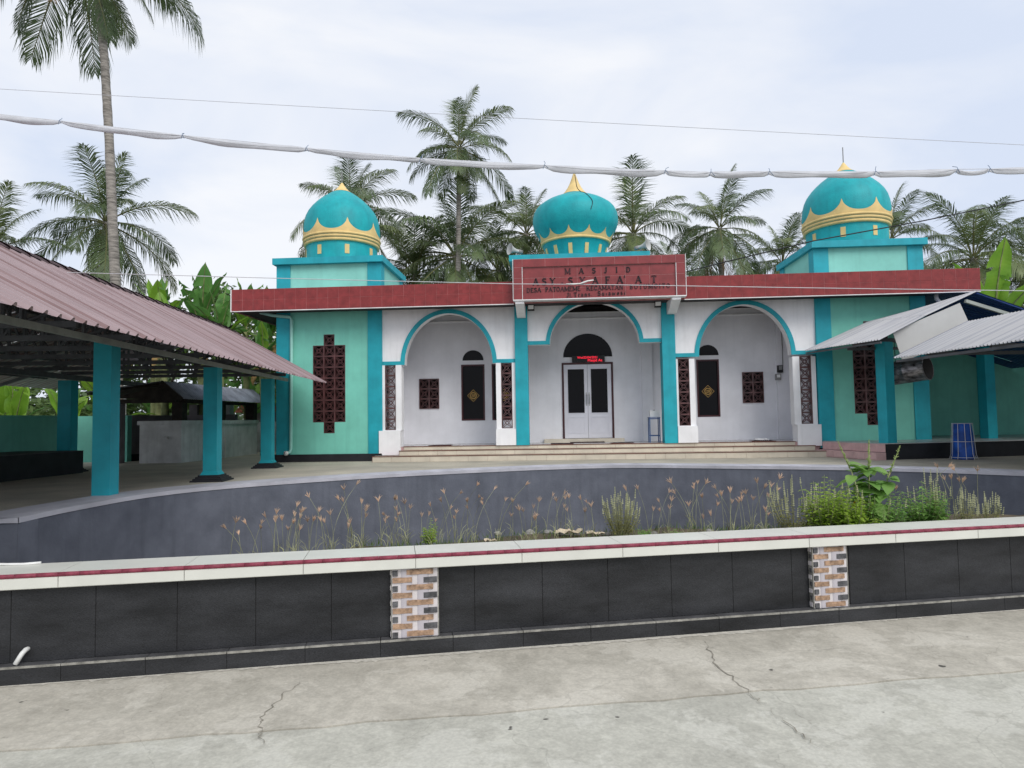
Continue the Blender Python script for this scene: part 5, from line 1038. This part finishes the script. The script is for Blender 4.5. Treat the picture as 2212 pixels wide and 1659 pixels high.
# ================================================================== BANANA PLANTS
def banana_leaf(L_, w, elev, bend, seed, torn=0., fold=.35):
    g = random.Random(seed); b = MB(); n = 22; p = Vector((0, 0, 0)); pts = []; pet = .14
    for i in range(n + 1):
        t = i / n; e = elev - bend * t ** 1.6; pts.append(p.copy()); p = p + Vector((cos(e), 0, sin(e))) * (L_ / n)
    b.tube(pts[::3] + [pts[-1]], [.03 * (1 - .8 * i / 8) for i in range(len(pts[::3]) + 1)], 5, False, 1)
    ph = g.uniform(0, 6)
    for sg in (-1, 1):
        i0 = 3; prev = None
        for i in range(i0, n + 1):
            t = (i - i0) / (n - i0); hw = w * .5 * (min(1, t * 5) ** .6) * (1 - max(0, t - .55) ** 2.0 * 4.6) if t < .98 else .01
            hw = max(hw, .01); d = (pts[min(i + 1, n)] - pts[max(i - 1, 0)]).normalized(); up = Vector((-d.z, 0, d.x)); side = Vector((0, sg, 0))
            row = []
            for j in range(4):
                u = j / 3; row.append(pts[i] + side * hw * u * cos(fold * u) + up * (hw * u * sin(fold) * (1 - .9 * u) + .03 * sin(ph + t * 16) * u) + d * (-.06 * u * u))
            if prev is not None and not (torn and g.random() < torn):
                k = len(b.v); b.v += [tuple(q) for q in prev + row]
                for j in range(3): b.f.append((k + j, k + j + 1, k + 4 + j + 1, k + 4 + j)); b.m.append(0)
                prev = row
            elif prev is not None:
                k = len(b.v); b.v += [tuple(prev[0]), tuple(prev[1]), tuple(prev[2] + Vector((0, 0, -.05))), tuple(row[0])]; b.f.append((k, k + 1, k + 2, k + 3)); b.m.append(0); prev = row
            else: prev = row
    return b
BE = [(1.5, .25), (1.3, .55), (1.05, .9), (.75, 1.2), (.4, 1.5)]
BL = [[mesh('leaf', banana_leaf(2.0, .62, e, bd, 500 + i * 5 + s, .28 if s == 2 else .05), [[M_ban, M_bany, M_ban][s], M_bstem], True) for s in range(3)] for i, (e, bd) in enumerate(BE)]
BD = [mesh('dry_leaf', banana_leaf(1.7, .5, .1, 1.9, 590 + s, .5, .8), [M_bandry, M_bstem], True) for s in range(2)]
def banana(x, y, zt, sc, label, seed, nl=7, bright=False, zb=.5, dry=1, up=0):
    g = random.Random(seed); t = thing('banana_plant', label, 'banana plant', (x, y, zb), 'banana plants around the mosque yard'); b = MB()
    b.tube([(x + .05 * sin(k), y, zb + (zt - zb) * k / 5) for k in range(6)], [.16 * sc * (1 - .07 * k) for k in range(6)], 10); obj('stem', b, M_bstem, t, True); off = g.uniform(0, 6)
    for k in range(nl):
        i = min(4, int(k * 5 / nl)); i = max(0, i - (1 if up and g.random() < up else 0)); a = off + k * 2.3 + g.uniform(-.3, .3); s = g.randrange(3)
        if bright: s = 1 if g.random() < .75 else 0
        inst('leaf', BL[i][s], (x, y, zt - .08 * k * sc), t, rot=(g.uniform(-.1, .1), g.uniform(-.1, .1), a), scale=sc * g.uniform(.8, 1.1))
    for k in range(dry): inst('dry_leaf', BD[k % 2], (x, y, zt - .5), t, rot=(0, 0, g.uniform(3.6, 5.6)), scale=sc * .9)
for args in [(-13.5, 22, 5.5, .85, 'banana plant nearest the tall palm trunk, above the mauve roof', 1, 10), (-12.2, 22.4, 5.5, 1.0, 'banana plant with the tallest upright leaf left of the red fascia', 2, 10), (-11.1, 21.6, 5.0, .9, 'banana plant with dry orange leaf left of the red fascia', 3, 10), (-10.0, 22.8, 5.1, .9, 'banana plant whose leaves rise above the red fascia end', 4, 10), (-9.6, 21.5, 4.2, .8, 'banana plant drooping beside the left tower under the soffit', 5, 8), (-12.8, 21.2, 4.7, .9, 'banana plant with shredded leaves just above the mauve roof ridge', 16, 9), (-10.9, 23.0, 5.6, .8, 'banana plant with round-tipped leaf near the fascia corner', 17, 10), (-14.6, 23.5, 5.6, .9, 'banana plant right behind the tall palm trunk', 18, 9), (-8.9, 22.6, 5.3, .9, 'banana plant whose leaf tip shows between fascia and left tower', 19, 8)]: banana(*args, dry=2, up=.5)
for args in [(13.6, 21.6, 4.75, 1.2, 'bright banana plant right of the red fascia end', 6, 6), (15.8, 21.8, 6.0, 1.3, 'banana plant with a wide leaf at the right edge', 7, 7)]: banana(*args, bright=True, dry=0, up=.3)
for args in [(-16.6, 19.6, 2.0, .85, 'bright banana plant leftmost behind the green yard wall', 8, 9), (-15.4, 20.2, 2.1, .85, 'bright banana plant in the middle behind the green yard wall', 9, 9), (-14.3, 20.6, 2.2, .8, 'banana plant behind the back column of the left pavilion', 10, 9), (-17.8, 20.4, 2.4, .9, 'banana plant at the left edge behind the yard wall', 11, 9), (-15.3, 24.8, 2.2, .9, 'banana plant with yellowing leaf behind the shed', 12, 8), (-13.0, 25.5, 2.2, 1.0, 'banana plant seen through the shed posts', 13, 9), (-11.6, 24.6, 2.4, .9, 'banana plant right of the shed', 14, 8), (-17.6, 25.2, 2.8, 1.1, 'banana plant left behind the shed', 15, 9)]: banana(*args, bright=args[5] in (8, 9, 10, 11), dry=1)
# ================================================================== LEAFY TREES / FAR MASS
def leafy(x, y, zc, rx, rz, label, seed, m=M_bush, n=2600, sz=.22, zb=-.3):
    g = random.Random(seed); t = thing('leafy_tree', label, 'tree', (x, y, zb), 'leafy trees behind the yard'); b = MB()
    b.tube([(x, y, zb), (x + .1, y, zc * .5), (x, y, zc)], [.2, .15, .07], 8)
    for k in range(6): a = k * 1.05; b.tube([(x, y, zc * .6), (x + rx * .6 * cos(a), y + rx * .6 * sin(a), zc + rz * .3)], [.07, .02], 5)
    obj('trunk', b, M_bark, t); b = MB(); cl = []
    for _ in range(26):
        while True:
            v = Vector((g.uniform(-1, 1), g.uniform(-1, 1), g.uniform(-1, 1)))
            if v.length < 1: break
        cl.append(Vector((v.x * rx, v.y * rx, v.z * rz)))
    for _ in range(n):
        c = cl[g.randrange(26)]; v = Vector((g.gauss(0, 1), g.gauss(0, 1), g.gauss(0, 1))); v = v.normalized() * g.uniform(.3, 1) * .36 * min(rx, rz) * 1.1
        p = Vector((x, y, zc)) + c + v; u = Vector((g.gauss(0, 1), g.gauss(0, 1), g.gauss(0, .6))).normalized(); w = u.cross(Vector((g.gauss(0, 1), g.gauss(0, 1), 1))).normalized(); s = sz * g.uniform(.6, 1.2)
        b.add([p - u * s, p + w * s * .4, p + u * s, p - w * s * .4], [(0, 1, 2, 3)])
    obj('crown', b, m, t)
for (x, y, z, rx, rz, lb, sd_) in [(-20, 30, 6.2, 2.6, 2.6, 'leafy tree behind the tall palm trunk', 1), (-14.2, 27.5, 5.3, 2.4, 2.2, 'leafy tree behind the banana plants left of the red fascia', 15), (-10.6, 27, 4.4, 1.8, 2.0, 'leafy tree under the left end of the fascia', 16), (-16.5, 27, 4.6, 2.2, 2.4, 'leafy tree behind the banana clump', 2), (-24, 27, 3.6, 3.0, 2.2, 'dark tree behind the yard wall at far left', 3), (-18.8, 26.0, 2.9, 2.0, 1.8, 'dark leafy shrub tree seen under the pavilion roof', 4), (-12.4, 31, 4.2, 2.8, 2.6, 'dark tree seen behind the shed', 5),
  (10.5, 50, 8.2, 4.0, 3.4, 'dark tree mass right of the name board', 6), (-6, 50, 6.5, 5.0, 3.6, 'dark tree behind the low palms', 7), (24, 44, 6.2, 4.5, 3.4, 'dark tree behind the right banana plants', 8), (17, 50, 7.2, 4.0, 3.2, 'dark tree behind the right tower', 9), (16.5, 26, 3.5, 2.4, 2.4, 'dark tree right of the pavilion', 10), (-17.5, 15.5, 3.4, 2.6, 2.8, 'tree added left of the yard wall to shade the left pavilion', 13), (2, 52, 6.5, 5.0, 3.4, 'dark tree hidden behind the central dome', 11), (-14.5, 46, 6.5, 4.5, 3.4, 'dark tree behind the left tower', 12)]: leafy(x, y, z, rx, rz, lb, sd_, M_bushl if x < -8 and y < 35 else M_bush, n=3000 if y < 35 else 3600, sz=.17 if y < 35 else .34)  # the tree left of the yard wall is added to block light
b = MB(); g = random.Random(3)
for k in range(9000):
    a = g.uniform(-1.15, 1.15); d = g.uniform(62, 75); x = d * sin(a); y = d * cos(a); z = abs(g.gauss(0, 1)) * 2.4 + .2; s = g.uniform(.5, 1.0)
    u = Vector((g.gauss(0, 1), g.gauss(0, 1), g.gauss(0, .7))).normalized(); w = u.cross(Vector((g.gauss(0, 1), g.gauss(0, 1), 1))).normalized(); p = Vector((x, y, z)); b.add([p - u * s, p + w * s * .5, p + u * s, p - w * s * .5], [(0, 1, 2, 3)])
tag(obj('distant_wood', b, M_bush), 'far dark green wood along the horizon', 'wood', kind='stuff')
# ================================================================== WEEDS IN THE BED
def stem_head(h, lean, seed, nsp, hs):
    g = random.Random(seed); s = MB(); P = [(lean * (k / 6) ** 2.2 * h, 0, h * k / 6 * (1 - .12 * abs(lean) * (k / 6))) for k in range(7)]; s.tube(P, [.0026 - .0012 * k / 6 for k in range(7)], 4)
    for k in range(2): z = h * g.uniform(.02, .2); a = g.uniform(0, 6); s.tube([(0, 0, z), (.04 * cos(a), .04 * sin(a), z + .09), (.10 * cos(a), .10 * sin(a), z + .13)], [.003, .003, .001], 3)
    top = Vector(P[-1]); d = (Vector(P[-1]) - Vector(P[-2])).normalized(); q = MB(); ux = d.cross(Vector((0, 1, 0))).normalized(); uy = d.cross(ux)
    for k in range(nsp):
        a = 2 * pi * k / nsp + g.uniform(-.3, .3); sp = g.uniform(.25, .75) * hs; L_ = g.uniform(.055, .085); r = (ux * cos(a) + uy * sin(a))
        e = top + (d + r * sp).normalized() * L_; m = top + (d + r * sp * .6).normalized() * L_ * .55 + r * .004; w = d.cross(r).normalized() * .0032
        q.add([top - w * .5, top + w * .5, m + w, m - w, e], [(0, 1, 2, 3), (3, 2, 4)]); w = r * .0032; q.add([top - w * .5, top + w * .5, m + w, m - w, e], [(0, 1, 2, 3), (3, 2, 4)])
    return mesh('stem', s, M_gstem), mesh('seed_head', q, M_ghead)
GV = [stem_head(h, ln, 700 + i, 8 + i % 4, .6 + .3 * (i % 3)) for i, (h, ln) in enumerate([(.30, .08), (.38, .15), (.46, .1), (.52, .25), (.60, .18), (.66, .32), (.42, .4), (.56, -.05), (.34, .2), (.74, .45)])]
def grass_stalk(x, y, v, rz, sc):
    z = soilz(x, y); t = thing('finger_grass', 'dry finger grass stalk with splayed tan seed head in the bed', 'grass stalk', (x, y, z - .02), 'finger grass stalks in the weed bed')
    inst('stem', GV[v][0], (x, y, z - .02), t, rz, sc); inst('seed_head', GV[v][1], (x, y, z - .02), t, rz, sc * 1.0)
gg = random.Random(12)
def scatter(n, xa, xb, ya, yb, vs_, s0=.85, s1=1.15):
    for _ in range(n):
        x = gg.uniform(xa, xb); y = gg.uniform(ya, yb); grass_stalk(x, y, gg.choice(vs_), gg.uniform(0, 6.28), gg.uniform(s0, s1))
scatter(4, -3.7, -3.2, 6.9, 7.4, [2, 4, 6], 1.0, 1.2); scatter(22, -3.15, -2.35, 6.7, 7.5, [1, 2, 3, 4, 7], .85, 1.1); scatter(5, -2.9, -1.9, 7.0, 7.6, [4, 5, 9], 1, 1.1)
scatter(20, -2.35, -1.35, 6.9, 7.6, [0, 1, 2, 3, 6, 8], .85, 1.1); scatter(20, -1.4, -.3, 6.9, 7.7, [1, 2, 3, 4, 5, 9], .75, 1.0); scatter(17, -.4, .5, 7.0, 7.9, [0, 1, 2, 8, 3], .75, 1.05); scatter(12, .85, 1.5, 7.2, 8.0, [1, 2, 3, 4, 5], .8, 1.1); scatter(26, 1.5, 2.35, 7.3, 8.1, [0, 1, 2, 3, 4, 7, 5], .75, 1.1); scatter(10, 3.8, 4.9, 7.8, 8.4, [4, 5, 9, 3], .9, 1.15)
# short ground grass
b = MB()
for k in range(5200):
    s = gg.uniform(-1.0, 7.5); o = -gg.uniform(.5, 2.6); p = fw(s, o, 0); z = soilz(p.x, p.y); h = gg.uniform(.03, .11); a = gg.uniform(0, 6.28); u = Vector((cos(a), sin(a), 0)) * .005; ln = Vector((gg.gauss(0, .4), gg.gauss(0, .4), 1)).normalized() * h
    if s < .6 and gg.random() < .6: continue
    q = Vector((p.x, p.y, z - .01)); b.add([q - u, q + u, q + ln], [(0, 1, 2)])
tag(obj('ground_grass', b, M_grass), 'short green grass covering the soil of the bed', 'grass', kind='stuff')
# basil-like bushes with flower spikes
def basil(x, y, r, h, nst, label, seed, mleaf, spikes=.5, leafn=16, sp_h=.2, lsz=.04):
    g = random.Random(seed); z0 = soilz(x, y) - .02; t = thing('basil_bush', label, 'shrub', (x, y, z0), 'flowering weed bushes in the bed'); st = MB(); lf = MB(); fs = MB()
    for k in range(nst):
        a = g.uniform(0, 6.28); rr = r * sqrt(g.random()); hh = h * g.uniform(.45, 1.0) * (1 - .25 * rr / r); base = Vector((x + .2 * rr * cos(a), y + .2 * rr * sin(a), z0)); top = Vector((x + rr * cos(a), y + rr * sin(a), z0 + hh)); mid = base.lerp(top, .5) + Vector((.25 * rr * cos(a), .25 * rr * sin(a), .03))
        Q = [base.lerp(mid, q).lerp(mid.lerp(top, q), q) for q in [i / 5 for i in range(6)]]; st.tube(Q, [.004, .0037, .0033, .003, .0026, .002], 4)
        nn = max(3, leafn // 2); c0 = g.uniform(0, 6.28)
        for j in range(nn):
            f = .22 + .78 * (j + .5) / nn; q = base.lerp(mid, f).lerp(mid.lerp(top, f), f)
            for k2 in (0, 1):
                c = c0 + j * 1.57 + k2 * pi + g.uniform(-.35, .35); d = Vector((cos(c), sin(c), g.uniform(-.1, .65))).normalized(); w = d.cross(Vector((0, 0, 1))).normalized(); s = lsz * (1.25 - .75 * f) * g.uniform(.75, 1.3); dn = Vector((0, 0, -.35 * s))
                lf.add([q, q + d * s * .45 + w * s * .26, q + d * s + dn, q + d * s * .45 - w * s * .26], [(0, 1, 2, 3)])
        if g.random() < spikes:
            hh2 = sp_h * g.uniform(.6, 1.2); d = (top - mid).normalized(); d = (d + Vector((0, 0, 1.2))).normalized()
            nrow = max(4, int(hh2 / .018)); px = d.cross(Vector((1, 0, 0))).normalized(); py = d.cross(px); fs.tube([top, top + d * hh2], [.003, .002], 4)
            for i in range(nrow):
                c = top + d * hh2 * (i + .5) / nrow; rr2 = .013 * (1 - .6 * i / nrow)
                ring = [c + (px * cos(2 * pi * m / 6) + py * sin(2 * pi * m / 6)) * rr2 for m in range(6)]; up_ = [c + d * .008 + (px * cos(2 * pi * m / 6) + py * sin(2 * pi * m / 6)) * rr2 * .4 for m in range(6)]; fs.add([tuple(v) for v in ring + up_], [(m, (m + 1) % 6, (m + 1) % 6 + 6, m + 6) for m in range(6)] + [(6, 7, 8, 9, 10, 11)])
    tag(obj('stems', st, M_gstem, t), kind='stuff'); tag(obj('foliage', lf, mleaf, t), kind='stuff')
    if fs.v: tag(obj('flower_spikes', fs, M_bspike, t), kind='stuff')
basil(.71, 7.75, .24, .58, 60, 'dry yellowish seeding bush in the middle of the bed', 1, M_basild, .75, 12, .10, .034)
basil(2.62, 7.75, .28, .58, 44, 'yellow-green flowering bush at the left of the green weeds', 2, M_basild, .8, 12, .17, .04); basil(2.92, 7.65, .30, .74, 60, 'bright green bushy weed left of the tall amaranth', 3, M_basil, .25, 18, .10, .08); basil(3.18, 7.55, .27, .60, 48, 'low bright green weed beside the tall amaranth', 4, M_basil, .12, 20, .09, .085)
basil(3.52, 7.7, .28, .62, 44, 'dark green weed around the foot of the tall amaranth', 5, M_ama, .12, 18, .10, .09); basil(4.12, 7.95, .29, .62, 46, 'dark green leafy weed right of the tall amaranth', 6, M_ama, .12, 18, .16, .09); basil(4.28, 7.95, .15, .66, 18, 'flowering weed with tall pale spikes right of the amaranth', 7, M_basil, .9, 10, .16, .04)
basil(4.62, 8.0, .14, .40, 22, 'small yellowish flowering bush near the right end', 8, M_basild, .9, 10, .14, .035); basil(4.92, 8.1, .14, .40, 22, 'rightmost small flowering bush in the bed', 9, M_basild, .9, 12, .14, .035); basil(-1.37, 7.2, .10, .34, 14, 'small bright green weed left of centre in the bed', 10, M_basil, 0, 22, .1, .045); basil(-3.68, 6.9, .09, .14, 10, 'tiny green weed at the far left of the bed', 11, M_basil, 0, 14, .1, .04)
basil(.98, 7.5, .12, .2, 12, 'small dark green sprout right of the dry bush', 12, M_ama, 0, 16, .1, .05); basil(1.32, 7.6, .15, .2, 14, 'small green sprout at the right centre of the bed', 13, M_ama, 0, 16, .1, .05)
# amaranth
am = thing('amaranth', 'tall amaranth weed with large leaves and pale green spikes at right', 'weed', (3.43, 7.7, .55)); g = random.Random(5); z0 = .56
B0 = Vector((3.43, 7.7, z0)); br_ = [[B0, B0 + Vector((.0, 0, .35)), B0 + Vector((.01, 0, .7)), B0 + Vector((.02, 0, .98))], [B0 + Vector((0, 0, .25)), B0 + Vector((-.12, -.03, .5)), B0 + Vector((-.19, -.03, .75)), B0 + Vector((-.28, -.03, .98))], [B0 + Vector((0, 0, .25)), B0 + Vector((.13, -.02, .45)), B0 + Vector((.21, 0, .68)), B0 + Vector((.31, 0, .92))], [B0 + Vector((0, 0, .4)), B0 + Vector((.03, .06, .7)), B0 + Vector((.04, .06, .93))]]
b = MB()
for P in br_: b.tube(P, [.012, .009, .006, .004][:len(P)], 6)
obj('stem', b, M_gstem, am, True)
def broad(L_, w, seed):
    b = MB(); n = 8; P = []
    for i in range(n + 1):
        t = i / n; hw = w * .5 * (sin(pi * t ** .75) ** .8 + .02); z = -.35 * L_ * t * t; P += [(t * L_, -hw, z + hw * .25), (t * L_, 0, z), (t * L_, hw, z + hw * .25)]
    b.add(P, [(i * 3 + j, i * 3 + j + 1, i * 3 + j + 4, i * 3 + j + 3) for i in range(n) for j in range(2)]); return b
LM = mesh('leaf', broad(.20, .135, 1), M_ama, True); LY = mesh('yellow_leaf', broad(.14, .07, 2), M_amay, True)
for k in range(64):
    P = br_[(0, 1, 2, 0, 3)[k % 5]]; f = g.uniform(.2, .8); i = min(len(P) - 2, int(f * (len(P) - 1))); q = P[i].lerp(P[i + 1], f * (len(P) - 1) - i); inst('leaf', LM, q, am, rot=(g.uniform(-.3, .3), g.uniform(-.4, .3), g.uniform(0, 6.28)), scale=g.uniform(.6, 1.25) * (1.2 - .5 * f))
inst('leaf', LM, B0 + Vector((.01, -.05, .42)), am, rot=(0, .55, -1.3), scale=1.15); inst('yellow_leaf', LY, B0 + Vector((-.15, -.03, .44)), am, rot=(.3, .9, -2.2)); inst('yellow_leaf', LY, B0 + Vector((.06, -.12, .16)), am, rot=(.2, .9, -1.1), scale=.8)
b = MB()
for P in br_:
    top = P[-1]; d = (P[-1] - P[-2]).normalized()
    for k in range(46):
        f = g.uniform(-.28, .12); c = top + d * f; v = Vector((g.gauss(0, 1), g.gauss(0, 1), g.gauss(0, .5) + .6)).normalized(); L_ = .035 * (1 - max(0, f) * 6) * (1 if f > -.15 else .7); b.tube([c, c + (v + d * .8).normalized() * L_], [.006, .002], 4)
    b.tube([top - d * .2, top + d * .12], [.008, .003], 5)
tag(obj('flower_spike', b, M_amas, am, True), kind='stuff')
# litter and stones on the soil
for k, (x, y, s) in enumerate([(-.12, 7.75, .05), (-.32, 7.7, .06), (.02, 7.85, .04), (.35, 7.9, .05), (1.1, 7.95, .05), (1.75, 8.0, .05), (-.7, 7.8, .045), (.55, 7.85, .05)]):
    b = MB(); g = random.Random(40 + k); z = soilz(x, y); n = 8
    for r, h in ((.6, -.3), (1, .1), (.85, .5), (.4, .75)): b.v += [(x + s * r * g.uniform(.8, 1.2) * cos(2 * pi * q / n), y + s * r * g.uniform(.8, 1.2) * sin(2 * pi * q / n), z + s * h * g.uniform(.8, 1.2)) for q in range(n)]
    for i in range(3):
        for q in range(n): b.f.append((i * n + q, i * n + (q + 1) % n, (i + 1) * n + (q + 1) % n, (i + 1) * n + q)); b.m.append(0)
    b.f.append(tuple(range(3 * n, 4 * n))); b.m.append(0); tag(obj('stone', b, M_stone), 'grey stone on the soil, ' + ['just left of the larger brown paper', 'second left of the larger brown paper', 'touching the larger brown paper', 'behind the smaller brown paper', 'right of the dry bush', 'at the left of the right grass clump', 'leftmost of all in the bed', 'at the foot of the dry bush'][k], 'stone', 'stones on the bed')
for k, (x, y, w, lab) in enumerate([(.12, 7.6, .30, 'larger crumpled sheet of brown paper on the soil left of the dry bush'), (.42, 7.7, .20, 'smaller crumpled sheet of brown paper beside the dry bush'), (-.75, 7.45, .14, 'scrap of brown paper among grass left of centre')]):
    b = MB(); g = random.Random(60 + k); n = 6; z = soilz(x, y)
    b.v = [(x + w * (i / n - .5), y + .5 * w * (j / n - .5), z + .01 + g.uniform(0, .22) * w) for j in range(n + 1) for i in range(n + 1)]; b.f = [(j * (n + 1) + i, j * (n + 1) + i + 1, (j + 1) * (n + 1) + i + 1, (j + 1) * (n + 1) + i) for j in range(n) for i in range(n)]; b.m = [0] * len(b.f); tag(obj('paper_scrap', b, M_paper), lab, 'litter')
